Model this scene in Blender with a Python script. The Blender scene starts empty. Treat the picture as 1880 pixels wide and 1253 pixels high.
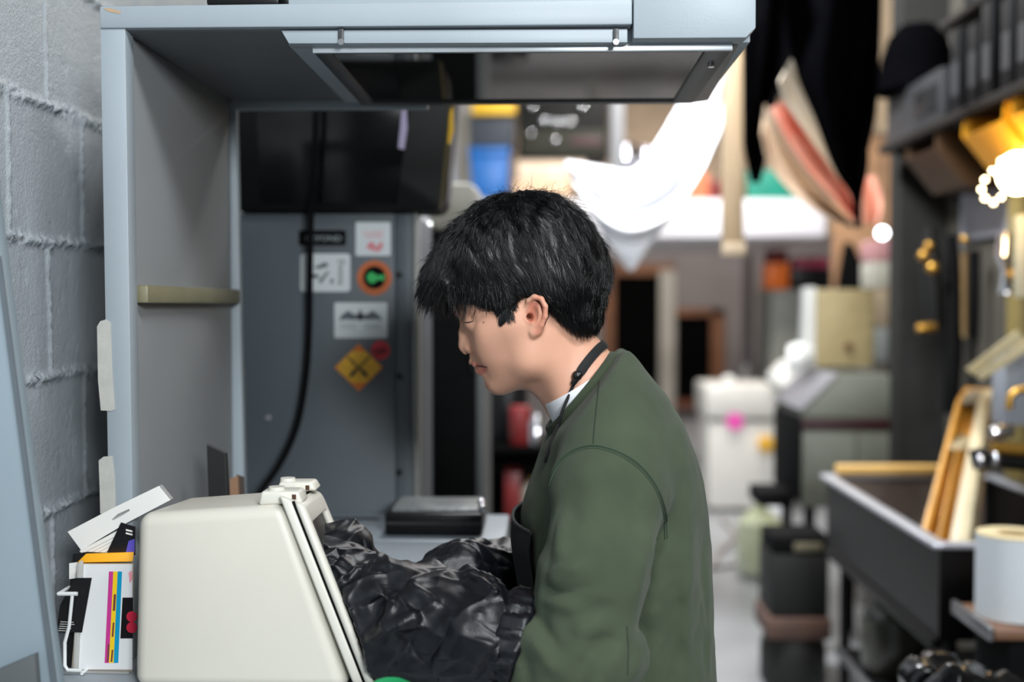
import bpy, bmesh, math, random
import numpy as np
from mathutils import Vector, Matrix
from mathutils.bvhtree import BVHTree

random.seed(7)
RNG = np.random.default_rng(7)
SC = bpy.context.scene
COL = SC.collection
PI = math.pi

# ------------------------------------------------------------------ camera
F, CX, CY, CAMZ = 2089.0, 940.0, 626.5, 1.5
PITCH = math.atan(66.5 / F)
YAW = math.atan(60.0 / F)
RM = Matrix.Rotation(YAW, 3, 'Z') @ Matrix.Rotation(PI / 2 - PITCH, 3, 'X')


def P(u, v, Y):
    """the point of the place at depth Y that the photograph shows at (u, v)"""
    d = RM @ Vector(((u - CX) / F, -(v - CY) / F, -1.0))
    return Vector((0, 0, CAMZ)) + d * (Y / d.y)


cam = bpy.data.cameras.new('camera')
cam.sensor_fit = 'HORIZONTAL'
cam.sensor_width = 36.0
cam.lens = 36.0 * F / 1880.0
cam.clip_start, cam.clip_end = 0.05, 100
cam.dof.use_dof = True
cam.dof.focus_distance = 1.44
cam.dof.aperture_fstop = 1.9
camo = bpy.data.objects.new('camera', cam)
COL.objects.link(camo)
camo.location = (0, 0, CAMZ)
camo.rotation_euler = (PI / 2 - PITCH, 0, YAW)
SC.camera = camo


# ------------------------------------------------------------------ materials
def lin(c):
    return tuple(((x / 255) / 12.92 if x / 255 <= 0.04045 else ((x / 255 + 0.055) / 1.055) ** 2.4) for x in c[:3]) + (1.0,)


_M = {}


def mat(name, c, rough=0.55, metal=0.0, var=0.08, scale=14.0, bump=0.0, bscale=180.0, spec=0.5, stretch=None,
        emit=0.0, sheen=0.0, trans=0.0, alpha=1.0, c2=None, rvar=0.0, coat=0.0, detail=4.0):
    if name in _M:
        return _M[name]
    m = bpy.data.materials.new(name)
    m.use_nodes = True
    nt = m.node_tree
    b = nt.nodes['Principled BSDF']
    b.inputs['Roughness'].default_value = rough
    b.inputs['Metallic'].default_value = metal
    b.inputs['Specular IOR Level'].default_value = spec
    if sheen:
        b.inputs['Sheen Weight'].default_value = sheen
        b.inputs['Sheen Roughness'].default_value = 0.5
    if coat:
        b.inputs['Coat Weight'].default_value = coat
    b.inputs['Transmission Weight'].default_value = trans
    b.inputs['Alpha'].default_value = alpha
    tc = nt.nodes.new('ShaderNodeTexCoord')
    mp = nt.nodes.new('ShaderNodeMapping')
    if stretch:
        mp.inputs['Scale'].default_value = stretch
    nt.links.new(tc.outputs['Object'], mp.inputs['Vector'])
    n = nt.nodes.new('ShaderNodeTexNoise')
    n.inputs['Scale'].default_value = scale
    n.inputs['Detail'].default_value = detail
    nt.links.new(mp.outputs['Vector'], n.inputs['Vector'])
    r = nt.nodes.new('ShaderNodeValToRGB')
    r.color_ramp.elements[0].position = 0.3
    r.color_ramp.elements[1].position = 0.7
    a = lin(c)
    if c2 is not None:
        lo, hi = a, lin(c2)
    else:
        lo = tuple(max(0, x * (1 - var)) for x in a[:3]) + (1,)
        hi = tuple(min(1, x * (1 + var)) for x in a[:3]) + (1,)
    r.color_ramp.elements[0].color = lo
    r.color_ramp.elements[1].color = hi
    nt.links.new(n.outputs['Fac'], r.inputs['Fac'])
    nt.links.new(r.outputs['Color'], b.inputs['Base Color'])
    if emit:
        b.inputs['Emission Color'].default_value = a
        b.inputs['Emission Strength'].default_value = emit
    if rvar:
        mr = nt.nodes.new('ShaderNodeMapRange')
        mr.inputs['To Min'].default_value = max(0.02, rough - rvar)
        mr.inputs['To Max'].default_value = min(1, rough + rvar)
        nt.links.new(n.outputs['Fac'], mr.inputs['Value'])
        nt.links.new(mr.outputs['Result'], b.inputs['Roughness'])
    if bump:
        n2 = nt.nodes.new('ShaderNodeTexNoise')
        n2.inputs['Scale'].default_value = bscale
        n2.inputs['Detail'].default_value = 3
        nt.links.new(mp.outputs['Vector'], n2.inputs['Vector'])
        bp = nt.nodes.new('ShaderNodeBump')
        bp.inputs['Strength'].default_value = bump
        bp.inputs['Distance'].default_value = 0.002
        nt.links.new(n2.outputs['Fac'], bp.inputs['Height'])
        nt.links.new(bp.outputs['Normal'], b.inputs['Normal'])
    _M[name] = m
    return m


# ------------------------------------------------------------------ objects
def tag(o, label=None, cat=None, group=None, kind=None):
    for k, v in (('label', label), ('category', cat), ('group', group), ('kind', kind)):
        if v:
            o[k] = v
    return o


def thing(name, label, cat, loc=(0, 0, 0), group=None):
    o = bpy.data.objects.new(name, None)
    o.empty_display_size = 0.05
    COL.objects.link(o)
    o.location = loc
    return tag(o, label, cat, group)


def mesh_object(name, me, material, parent=None, smooth=False, angle=None):
    o = bpy.data.objects.new(name, me)
    COL.objects.link(o)
    if material is not None and not me.materials:
        me.materials.append(material)
    if smooth:
        me.polygons.foreach_set('use_smooth', [True] * len(me.polygons))
        if angle:
            try:
                me.set_sharp_from_angle(angle=math.radians(angle))
            except Exception:
                pass
    if parent is not None:
        o.parent = parent
        # parts are built in world coordinates; only top-level objects are moved
        if parent.parent is None:
            o.matrix_parent_inverse = Matrix.Translation(parent.location).inverted()
    elif len(me.vertices):
        n = len(me.vertices)
        co = np.empty(n * 3, np.float32)
        me.vertices.foreach_get('co', co)
        co = co.reshape(-1, 3)
        lo, hi = co.min(0), co.max(0)
        c = Vector(((lo[0] + hi[0]) / 2, (lo[1] + hi[1]) / 2, lo[2]))
        me.transform(Matrix.Translation(-c))
        o.location = c
    return o


class G:
    """collects shapes into one mesh"""

    def __init__(self):
        self.bm = bmesh.new()

    def _bevel(self, verts, w, seg=2):
        if w <= 0:
            return
        edges = list({e for v in verts for e in v.link_edges})
        bmesh.ops.bevel(self.bm, geom=edges, offset=w, segments=seg, profile=0.5, affect='EDGES', clamp_overlap=True)

    def hexa(self, p, bevel=0.0, seg=2):
        """8 points: bottom ring then top ring, same order"""
        v = [self.bm.verts.new(q) for q in p]
        fs = [(0, 3, 2, 1), (4, 5, 6, 7), (0, 1, 5, 4), (1, 2, 6, 5), (2, 3, 7, 6), (3, 0, 4, 7)]
        nf = [self.bm.faces.new([v[i] for i in f]) for f in fs]
        bmesh.ops.recalc_face_normals(self.bm, faces=nf)
        self._bevel(v, bevel, seg)
        return self

    def box(self, lo, hi, bevel=0.0, seg=2):
        x0, y0, z0 = lo
        x1, y1, z1 = hi
        return self.hexa([(x0, y0, z0), (x1, y0, z0), (x1, y1, z0), (x0, y1, z0),
                          (x0, y0, z1), (x1, y0, z1), (x1, y1, z1), (x0, y1, z1)], bevel, seg)

    def pbox(self, u0, v0, u1, v1, Y, d, bevel=0.0, seg=2):
        """box whose front face at depth Y spans the rectangle (u0,v0)-(u1,v1); d deep"""
        um, vm = (u0 + u1) / 2, (v0 + v1) / 2
        return self.box((P(u0, vm, Y).x, Y, P(um, v1, Y).z), (P(u1, vm, Y).x, Y + d, P(um, v0, Y).z), bevel, seg)

    def prism(self, pts, ext, bevel=0.0):
        """polygon pts (3D) extruded by vector ext"""
        e = Vector(ext)
        a = [self.bm.verts.new(p) for p in pts]
        b = [self.bm.verts.new(Vector(p) + e) for p in pts]
        n = len(a)
        fs = [self.bm.faces.new(a), self.bm.faces.new(b[::-1])]
        for i in range(n):
            fs.append(self.bm.faces.new([a[i], b[i], b[(i + 1) % n], a[(i + 1) % n]]))
        bmesh.ops.recalc_face_normals(self.bm, faces=fs)
        self._bevel(a + b, bevel)
        return self

    def pprism(self, uv, Y, d, bevel=0.0):
        return self.prism([P(u, v, Y) for u, v in uv], (0, d, 0), bevel)

    def tube(self, pts, r, seg=10, closed=False, cap=True, flat=None):
        pts = [Vector(p) for p in pts]
        n = len(pts)
        rs = r if isinstance(r, (list, tuple)) else [r] * n
        rings = []
        prev = None
        for i, p in enumerate(pts):
            if closed:
                t = pts[(i + 1) % n] - pts[i - 1]
            else:
                t = pts[min(i + 1, n - 1)] - pts[max(i - 1, 0)]
            t.normalize()
            if prev is None:
                a = t.orthogonal().normalized()
                if flat is not None:
                    a = Vector(flat) - t * t.dot(Vector(flat))
                    a.normalize()
            else:
                a = prev - t * prev.dot(t)
                a.normalize()
            prev = a
            b = t.cross(a)
            rings.append([self.bm.verts.new(p + (a * math.cos(k * 2 * PI / seg) + b * math.sin(k * 2 * PI / seg)) * rs[i]) for k in range(seg)])
        m = n if closed else n - 1
        for i in range(m):
            A, B = rings[i], rings[(i + 1) % n]
            for k in range(seg):
                self.bm.faces.new([A[k], A[(k + 1) % seg], B[(k + 1) % seg], B[k]])
        if cap and not closed:
            self.bm.faces.new(rings[0][::-1])
            self.bm.faces.new(rings[-1])
        return self

    def cyl(self, a, b, r, r2=None, seg=24, bevel=0.0):
        r2 = r if r2 is None else r2
        a, b = Vector(a), Vector(b)
        if bevel:
            t = (b - a).normalized() * bevel
            return self.tube([a, a + t * 0.3, a + t, b - t, b - t * 0.3, b],
                             [r - bevel, r - bevel * 0.3, r, r2, r2 - bevel * 0.3, r2 - bevel], seg)
        return self.tube([a, b], [r, r2], seg)

    def lathe(self, prof, c, seg=32):
        c = Vector(c)
        rings = []
        for r, z in prof:
            if r < 1e-6:
                rings.append([self.bm.verts.new(c + Vector((0, 0, z)))])
            else:
                rings.append([self.bm.verts.new(c + Vector((r * math.cos(k * 2 * PI / seg), r * math.sin(k * 2 * PI / seg), z))) for k in range(seg)])
        for A, B in zip(rings, rings[1:]):
            for k in range(seg):
                q = []
                for w in (A[k % len(A)], A[(k + 1) % len(A)], B[(k + 1) % len(B)], B[k % len(B)]):
                    if w not in q:
                        q.append(w)
                if len(q) > 2:
                    self.bm.faces.new(q)
        return self

    def ball(self, c, r, seg=16, ring=10):
        rx, ry, rz = r if isinstance(r, (tuple, list)) else (r, r, r)
        res = bmesh.ops.create_uvsphere(self.bm, u_segments=seg, v_segments=ring, radius=1.0)
        for v in res['verts']:
            v.co = Vector((v.co.x * rx + c[0], v.co.y * ry + c[1], v.co.z * rz + c[2]))
        return self

    def sheet(self, rows, th=0.001, nu=24, nv=24, wob=0.0, seed=1):
        """smooth sheet through a grid of control points (rows of equal length), th thick"""
        A = np.array([[tuple(p) for p in r] for r in rows], float)

        def interp(M, n):
            k = M.shape[0]
            t = np.linspace(0, k - 1, n)
            out = []
            for x in t:
                i = min(int(x), k - 2)
                f = x - i
                p0, p1, p2, p3 = M[max(i - 1, 0)], M[i], M[i + 1], M[min(i + 2, k - 1)]
                out.append(0.5 * ((2 * p1) + (-p0 + p2) * f + (2 * p0 - 5 * p1 + 4 * p2 - p3) * f * f + (-p0 + 3 * p1 - 3 * p2 + p3) * f ** 3))
            return np.array(out)
        A = interp(A, nv)
        A = np.swapaxes(interp(np.swapaxes(A, 0, 1), nu), 0, 1)
        du = np.gradient(A, axis=1)
        dv = np.gradient(A, axis=0)
        N = np.cross(du, dv)
        N /= (np.linalg.norm(N, axis=2, keepdims=True) + 1e-9)
        if wob:
            A = A + N * (wob * (vnoise(A * 9, seed) - 0.5)[..., None])
        top = [[self.bm.verts.new(A[j, i] + N[j, i] * th / 2) for i in range(nu)] for j in range(nv)]
        bot = [[self.bm.verts.new(A[j, i] - N[j, i] * th / 2) for i in range(nu)] for j in range(nv)]
        f = self.bm.faces.new
        for j in range(nv - 1):
            for i in range(nu - 1):
                f([top[j][i], top[j][i + 1], top[j + 1][i + 1], top[j + 1][i]])
                f([bot[j][i], bot[j + 1][i], bot[j + 1][i + 1], bot[j][i + 1]])
        for j in range(nv - 1):
            f([top[j][0], top[j + 1][0], bot[j + 1][0], bot[j][0]])
            f([top[j][-1], bot[j][-1], bot[j + 1][-1], top[j + 1][-1]])
        for i in range(nu - 1):
            f([top[0][i], bot[0][i], bot[0][i + 1], top[0][i + 1]])
            f([top[-1][i], top[-1][i + 1], bot[-1][i + 1], bot[-1][i]])
        return self

    def frame(self, outer, inner, ext, bevel=0.0):
        """ring between two same-length closed polygons, extruded by ext"""
        e = Vector(ext)
        n = len(outer)
        v = [[self.bm.verts.new(Vector(p) + o) for p in ring] for ring in (outer, inner) for o in (Vector((0, 0, 0)), e)]
        oa, ob, ia, ib = v
        fs = []
        for i in range(n):
            j = (i + 1) % n
            for q in ([oa[i], oa[j], ia[j], ia[i]], [ob[i], ib[i], ib[j], ob[j]],
                      [oa[i], ob[i], ob[j], oa[j]], [ia[i], ia[j], ib[j], ib[i]]):
                fs.append(self.bm.faces.new(q))
        bmesh.ops.recalc_face_normals(self.bm, faces=fs)
        self._bevel(oa + ob + ia + ib, bevel)
        return self

    def done(self, name, material, parent=None, smooth=True, angle=35, xf=None):
        if xf is not None:
            bmesh.ops.transform(self.bm, matrix=xf, verts=self.bm.verts)
        bmesh.ops.recalc_face_normals(self.bm, faces=self.bm.faces)
        me = bpy.data.meshes.new(name)
        self.bm.to_mesh(me)
        self.bm.free()
        return mesh_object(name, me, material, parent, smooth, angle)


def bvh_of(*objs):
    vs, ps = [], []
    for o in objs:
        b = len(vs)
        w = o.location if o.parent is None else Vector((0, 0, 0))
        vs.extend(v.co + w for v in o.data.vertices)
        ps.extend([b + i for i in p.vertices] for p in o.data.polygons)
    return BVHTree.FromPolygons(vs, ps)


def surf(bvh, u, v, off=0.0):
    o = Vector((0, 0, CAMZ))
    d = (P(u, v, 2.0) - o).normalized()
    hit, n, i, dist = bvh.ray_cast(o, d)
    if hit is None:
        return None
    if n.dot(d) > 0:
        n = -n
    return hit + n * off


def text(name, s, origin, size, material, parent, rot=0.0, align='CENTER', yrot=0.0, width=None):
    """flat lettering that faces -Y with its baseline at origin; rot turns it in its own plane"""
    cu = bpy.data.curves.new('lettering', 'FONT')
    cu.body = s
    cu.size = size
    cu.align_x = align
    cu.extrude = 0.0002
    cu.resolution_u = 2
    tmp = bpy.data.objects.new('lettering', cu)
    COL.objects.link(tmp)
    dg = bpy.context.evaluated_depsgraph_get()
    me = bpy.data.meshes.new_from_object(tmp.evaluated_get(dg))
    bpy.data.objects.remove(tmp)
    bpy.data.curves.remove(cu)
    if width and len(me.vertices):
        xs = [v.co.x for v in me.vertices]
        k = width / max(1e-6, max(xs) - min(xs))
        me.transform(Matrix.Diagonal((k, 1, 1, 1)))
    me.transform(Matrix.Translation(origin) @ Matrix.Rotation(yrot, 4, 'Z') @ Matrix.Rotation(PI / 2, 4, 'X') @ Matrix.Rotation(rot, 4, 'Z'))
    me.materials.clear()
    return mesh_object(name, me, material, parent)


# ------------------------------------------------------------------ noise and implicit surfaces
def vnoise(p, seed=0):
    """value noise in 0..1 at points p (..., 3)"""
    p = np.asarray(p, np.float32)
    i = np.floor(p).astype(np.int64)
    f = p - i
    f = f * f * (3 - 2 * f)
    out = np.zeros(p.shape[:-1], np.float32)
    for dx in (0, 1):
        for dy in (0, 1):
            for dz in (0, 1):
                h = ((i[..., 0] + dx) * 73856093) ^ ((i[..., 1] + dy) * 19349663) ^ ((i[..., 2] + dz) * 83492791) ^ (seed * 2654435761 % 2147483647)
                h = (h ^ (h >> 13)) * 1274126177
                h = (h ^ (h >> 16)) & 0xFFFF
                w = (f[..., 0] if dx else 1 - f[..., 0]) * (f[..., 1] if dy else 1 - f[..., 1]) * (f[..., 2] if dz else 1 - f[..., 2])
                out += w * (h / 65535.0)
    return out


def smin(a, b, k):
    h = np.clip(0.5 + 0.5 * (b - a) / k, 0, 1)
    return b + (a - b) * h - k * h * (1 - h)


def smax(a, b, k):
    return -smin(-a, -b, k)


class SDF:
    def __init__(self, lo, hi, h):
        self.lo, self.h = np.array(lo, np.float32), h
        self.n = [int(math.ceil((hi[i] - lo[i]) / h)) + 1 for i in range(3)]
        ax = [np.float32(lo[i]) + np.float32(h) * np.arange(self.n[i], dtype=np.float32) for i in range(3)]
        self.X, self.Y, self.Z = np.meshgrid(*ax, indexing='ij', sparse=True)
        self.D = np.full(self.n, 10.0, np.float32)

    def pts(self):
        return np.stack(np.broadcast_arrays(self.X, self.Y, self.Z), -1)

    def ell(self, c, r, roty=0.0, rotz=0.0):
        dx, dy, dz = self.X - c[0], self.Y - c[1], self.Z - c[2]
        if rotz:
            cs, sn = math.cos(rotz), math.sin(rotz)
            dx, dy = cs * dx + sn * dy, -sn * dx + cs * dy
        if roty:
            cs, sn = math.cos(roty), math.sin(roty)
            dx, dz = cs * dx + sn * dz, -sn * dx + cs * dz
        k0 = np.sqrt((dx / r[0]) ** 2 + (dy / r[1]) ** 2 + (dz / r[2]) ** 2)
        k1 = np.sqrt((dx / r[0] ** 2) ** 2 + (dy / r[1] ** 2) ** 2 + (dz / r[2] ** 2) ** 2)
        return k0 * (k0 - 1) / np.maximum(k1, 1e-4)

    def cone(self, a, b, ra, rb):
        ab = [b[i] - a[i] for i in range(3)]
        L2 = max(sum(x * x for x in ab), 1e-9)
        dx, dy, dz = self.X - a[0], self.Y - a[1], self.Z - a[2]
        t = np.clip((dx * ab[0] + dy * ab[1] + dz * ab[2]) / L2, 0, 1)
        return np.sqrt((dx - ab[0] * t) ** 2 + (dy - ab[1] * t) ** 2 + (dz - ab[2] * t) ** 2) - (ra + (rb - ra) * t)

    def chain(self, pts, rs, k=0.01):
        d = None
        for i in range(len(pts) - 1):
            c = self.cone(pts[i], pts[i + 1], rs[i], rs[i + 1])
            d = c if d is None else smin(d, c, k)
        return d

    # lazy shapes are only worked out near themselves
    def lell(self, c, r, roty=0.0, rotz=0.0):
        m = max(r)
        return ([c[i] - m for i in range(3)], [c[i] + m for i in range(3)], lambda q: q.ell(c, r, roty, rotz))

    def lcone(self, a, b, ra, rb):
        m = max(ra, rb)
        return ([min(a[i], b[i]) - m for i in range(3)], [max(a[i], b[i]) + m for i in range(3)], lambda q: q.cone(a, b, ra, rb))

    def lchain(self, pts, rs, k=0.01):
        m = max(rs)
        return ([min(p[i] for p in pts) - m for i in range(3)], [max(p[i] for p in pts) + m for i in range(3)], lambda q: q.chain(pts, rs, k))

    def _part(self, d, k):
        m = max(.02, 1.6 * k) + 2 * self.h
        sl_ = []
        for i in range(3):
            a = int(max(0, math.floor((d[0][i] - m - self.lo[i]) / self.h)))
            b = int(min(self.n[i], math.ceil((d[1][i] + m - self.lo[i]) / self.h) + 1))
            sl_.append(slice(a, b))
        q = SDF.__new__(SDF)
        q.X, q.Y, q.Z = self.X[sl_[0]], self.Y[:, sl_[1]], self.Z[:, :, sl_[2]]
        return tuple(sl_), d[2](q)

    def add(self, d, k=0.01):
        if isinstance(d, tuple):
            s, v = self._part(d, k)
            self.D[s] = smin(self.D[s], v, k)
        else:
            self.D = smin(self.D, d, k)

    def sub(self, d, k=0.005):
        if isinstance(d, tuple):
            s, v = self._part(d, k)
            self.D[s] = smax(self.D[s], -v, k)
        else:
            self.D = smax(self.D, -d, k)

    def mesh(self, name):
        D = self.D
        S = D < 0
        nx, ny, nz = D.shape
        cnt = np.zeros((nx - 1, ny - 1, nz - 1), np.int16)
        for a in (0, 1):
            for b in (0, 1):
                for c in (0, 1):
                    cnt += S[a:nx - 1 + a, b:ny - 1 + b, c:nz - 1 + c]
        act = (cnt > 0) & (cnt < 8)
        idx = np.full(act.shape, -1, np.int64)
        cells = np.argwhere(act)
        idx[act] = np.arange(len(cells))
        acc = np.zeros((len(cells), 3), np.float64)
        num = np.zeros(len(cells), np.float64)
        corners = [(a, b, c) for a in (0, 1) for b in (0, 1) for c in (0, 1)]
        vals = {q: D[cells[:, 0] + q[0], cells[:, 1] + q[1], cells[:, 2] + q[2]].astype(np.float64) for q in corners}
        for q in corners:
            for ax in range(3):
                if q[ax] == 0:
                    q2 = tuple(q[i] + (1 if i == ax else 0) for i in range(3))
                    v0, v1 = vals[q], vals[q2]
                    m = (v0 < 0) != (v1 < 0)
                    t = np.where(m, v0 / np.where(m, v0 - v1, 1), 0)
                    pt = np.zeros((len(cells), 3))
                    pt += np.array(q)
                    pt[:, ax] += t
                    acc[m] += pt[m]
                    num[m] += 1
        V = self.lo + (cells + acc / num[:, None]) * self.h
        faces = []
        for ax in range(3):
            o = [0, 1, 2]
            o.remove(ax)
            s0 = [slice(1, -1)] * 3
            s1 = [slice(1, -1)] * 3
            s0[ax] = slice(0, -1)
            s1[ax] = slice(1, None)
            A, B = S[tuple(s0)], S[tuple(s1)]
            e = np.argwhere(A != B)
            ins = A[A != B]
            base = e.copy()
            for k in o:
                base[:, k] += 1
            q = []
            for d0, d1 in ((-1, -1), (0, -1), (0, 0), (-1, 0)):
                c = base.copy()
                c[:, o[0]] += d0
                c[:, o[1]] += d1
                q.append(idx[c[:, 0], c[:, 1], c[:, 2]])
            q = np.stack(q, 1)
            flip = ins if ax != 1 else ~ins
            q[~flip] = q[~flip][:, ::-1]
            faces.append(q)
        Fq = np.concatenate(faces)
        me = bpy.data.meshes.new(name)
        me.vertices.add(len(V))
        me.vertices.foreach_set('co', V.astype(np.float32).ravel())
        me.loops.add(len(Fq) * 4)
        me.loops.foreach_set('vertex_index', Fq.astype(np.int32).ravel())
        me.polygons.add(len(Fq))
        me.polygons.foreach_set('loop_start', np.arange(0, len(Fq) * 4, 4, dtype=np.int32))
        me.update(calc_edges=True)
        me.validate()
        return me


def smooth_mesh(me, it=2, f=0.5):
    bm = bmesh.new()
    bm.from_mesh(me)
    for _ in range(it):
        bmesh.ops.smooth_vert(bm, verts=bm.verts, factor=f, use_axis_x=True, use_axis_y=True, use_axis_z=True)
    bmesh.ops.recalc_face_normals(bm, faces=bm.faces)
    bm.to_mesh(me)
    bm.free()
    return me


def verts_of(me):
    co = np.empty(len(me.vertices) * 3, np.float32)
    me.vertices.foreach_get('co', co)
    return co.reshape(-1, 3)


def wrinkle(me, count, seed, axis, spread, amp, wdt, length, keep=None, subdivide=True, up=0.6):
    """pulled-cloth wrinkles pressed into a finished mesh: straight crests and grooves lying in the surface"""
    bm = bmesh.new()
    bm.from_mesh(me)
    if subdivide:
        bmesh.ops.subdivide_edges(bm, edges=bm.edges, cuts=1, use_grid_fill=True)
        bmesh.ops.smooth_vert(bm, verts=bm.verts, factor=.5, use_axis_x=True, use_axis_y=True, use_axis_z=True)
    bm.to_mesh(me)
    bm.free()
    n = len(me.vertices)
    co = verts_of(me).astype(np.float64)
    no = np.empty(n * 3, np.float32)
    me.vertices.foreach_get('normal', no)
    no = no.reshape(-1, 3).astype(np.float64)
    g = random.Random(seed)
    idx = np.arange(n) if keep is None else np.where(keep(co))[0]
    disp = np.zeros(n)
    ax0 = np.array(axis, float)
    for _ in range(count):
        i = int(idx[g.randrange(len(idx))])
        p, nr = co[i], no[i]
        a = ax0 - nr * (ax0 @ nr)
        if np.linalg.norm(a) < .2:
            continue
        a /= np.linalg.norm(a)
        b = np.cross(nr, a)
        ph = math.radians(g.uniform(-spread, spread))
        d = a * math.cos(ph) + b * math.sin(ph)
        e = np.cross(nr, d)
        L = g.uniform(*length)
        w = g.uniform(*wdt)
        A = g.uniform(*amp) * (1 if g.random() < up else -.8)
        bend = g.uniform(-.35, .35) / L
        r = co - p
        m = np.where((np.abs(r) < L + .03).all(1) & ((no @ nr) > -.2))[0]
        r = r[m]
        u, v, z = r @ d, r @ e, r @ nr
        v = v - bend * (u * u - L * L * .3) * .5
        t = np.clip(1 - (u / L) ** 2, 0, 1)
        f = np.exp(-np.sqrt(v * v + (w * .22) ** 2) / w * 1.3) * t * np.clip(1 - np.abs(z) / .05, 0, 1)
        disp[m] += A * f
    co += no * disp[:, None]
    me.vertices.foreach_set('co', co.astype(np.float32).ravel())
    me.update()
    return me
# ================================================================== the setting
M_floor = mat('concrete_floor', (150, 152, 154), rough=0.35, var=0.25, scale=1.6, bump=0.15, bscale=30, rvar=0.12)
M_block = mat('painted_block', (166, 173, 178), rough=0.36, var=0.07, scale=9, bump=0.7, bscale=330, stretch=(1, 1, 0.75))
M_plaster = mat('back_wall_paint', (128, 121, 120), rough=0.8, var=0.08, scale=2)
M_warm = mat('upper_wall_warm', (186, 164, 140), rough=0.8, var=0.12, scale=3)
M_ceil = mat('ceiling_paint', (80, 80, 80), rough=0.9)
M_rwall = mat('right_wall_paint', (66, 62, 54), rough=0.75, var=0.15, scale=2.5)
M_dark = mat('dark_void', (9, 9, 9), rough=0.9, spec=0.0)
M_frame_wood = mat('door_frame_wood', (120, 78, 50), rough=0.6, var=0.2, scale=6)
M_pale_frame = mat('door_frame_pale', (170, 165, 155), rough=0.6)
M_black = mat('black_plastic', (12, 12, 13), rough=0.38, var=0.2, spec=0.3)
M_blackmat = mat('black_matte', (10, 10, 11), rough=0.85, var=0.2, spec=0.12)
M_white = mat('white_card', (226, 226, 222), rough=0.6, var=0.02)
M_steel = mat('brushed_steel', (150, 150, 152), rough=0.32, metal=0.9, var=0.1, stretch=(1, 12, 1))
M_chrome = mat('chrome', (205, 205, 208), rough=0.12, metal=1.0, var=0.03)
M_brass = mat('brass', (176, 134, 60), rough=0.3, metal=0.85, var=0.12)
M_booth = mat('booth_paint', (150, 160, 167), rough=0.45, var=0.04, scale=6, bump=0.06, bscale=300)
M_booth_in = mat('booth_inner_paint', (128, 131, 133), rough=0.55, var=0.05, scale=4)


def struct(name, g, m, parent=None, **k):
    return tag(g.done(name, m, parent, **k), kind='structure')


struct('floor', G().box((-0.85, -3, -0.1), (4.6, 15.1, 0)), M_floor, smooth=False)
struct('ceiling', G().box((-0.85, -3, 4.2), (4.6, 15.1, 4.3)), M_ceil, smooth=False)
struct('wall_right', G().box((1.62, -3, 0), (1.76, 4.64, 4.2)), M_rwall, smooth=False)
struct('trim_1', G().box((1.43, 4.64, 0), (1.76, 4.78, 4.2), 0.004), mat('pilaster_paint', (36, 36, 34), rough=0.8, spec=0.2), smooth=False)
struct('wall_far_right', G().box((4.5, 4.78, 0), (4.6, 15, 4.2)), M_plaster, smooth=False)
struct('wall_back', G().box((-0.7, 15, 0), (4.5, 15.1, 2.42)), M_plaster, smooth=False)
struct('wall_back_upper', G().box((-0.7, 14.96, 2.42), (4.5, 15.1, 4.2)), M_warm, smooth=False)


# left wall of painted concrete blocks: raised ragged mortar lines, pitted faces
def block_wall():
    X0 = -0.70
    ys = np.concatenate([np.arange(-3, 1.2, 0.3), np.arange(1.2, 2.05, 0.0035), np.arange(2.1, 15.2, 0.5)])
    zs = np.concatenate([np.arange(0, 0.98, 0.14), np.arange(0.98, 2.1, 0.0035), np.arange(2.12, 4.3, 0.26)])
    Yg, Zg = np.meshgrid(ys, zs, indexing='ij')
    H, L, z0, y0 = 0.19, 0.236, 1.400, 1.588
    row = np.floor((Zg - z0) / H)
    # joints wander a little
    wz = 0.004 * (vnoise(np.stack([Yg * 9, Zg * 0, Zg * 0 + 3], -1), 5) - 0.5)
    wy = 0.004 * (vnoise(np.stack([Zg * 9, Yg * 0, Zg * 0 + 8], -1), 6) - 0.5)
    dz = (Zg + wz - z0) / H
    dz = np.abs(dz - np.round(dz)) * H
    yy = (Yg + wy - y0) / L + 0.5 * (np.mod(row, 2))
    dy = np.abs(yy - np.round(yy)) * L
    pts = np.stack([Yg, Zg, Zg * 0], -1)
    n1 = vnoise(pts * 150, 1)
    n2 = vnoise(pts * 330, 2)
    n3 = vnoise(pts * 40, 3)
    hor = np.exp(-(dz / (0.0048 + 0.004 * n3)) ** 2)
    ver = np.exp(-(dy / (0.0026 + 0.003 * n3)) ** 2)
    h = hor * (0.0025 + 0.006 * n1 * n2 * 2.2 - 0.003 * (n3 > 0.62)) + ver * (0.002 + 0.0035 * n1)
    pit = np.clip(vnoise(np.stack([Yg * 190, Zg * 75, Zg * 0], -1), 9) - 0.80, 0, 1) * 0.006
    h += 0.0008 * n2 - pit + 0.0010 * vnoise(pts * 9, 8)
    chip = np.clip(vnoise(pts * 26, 12) - 0.86, 0, 1) * 0.03
    h -= chip * .25
    V = np.stack([X0 + h, Yg, Zg], -1).reshape(-1, 3)
    ny, nz = Yg.shape
    i = np.arange(ny * nz).reshape(ny, nz)
    Q = np.stack([i[:-1, :-1], i[1:, :-1], i[1:, 1:], i[:-1, 1:]], -1).reshape(-1, 4)
    me = bpy.data.meshes.new('wall_left')
    me.from_pydata(V.tolist(), [], Q.tolist())
    me.update()
    return me


tag(mesh_object('wall_left', block_wall(), M_block, None, True), kind='structure')

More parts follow.
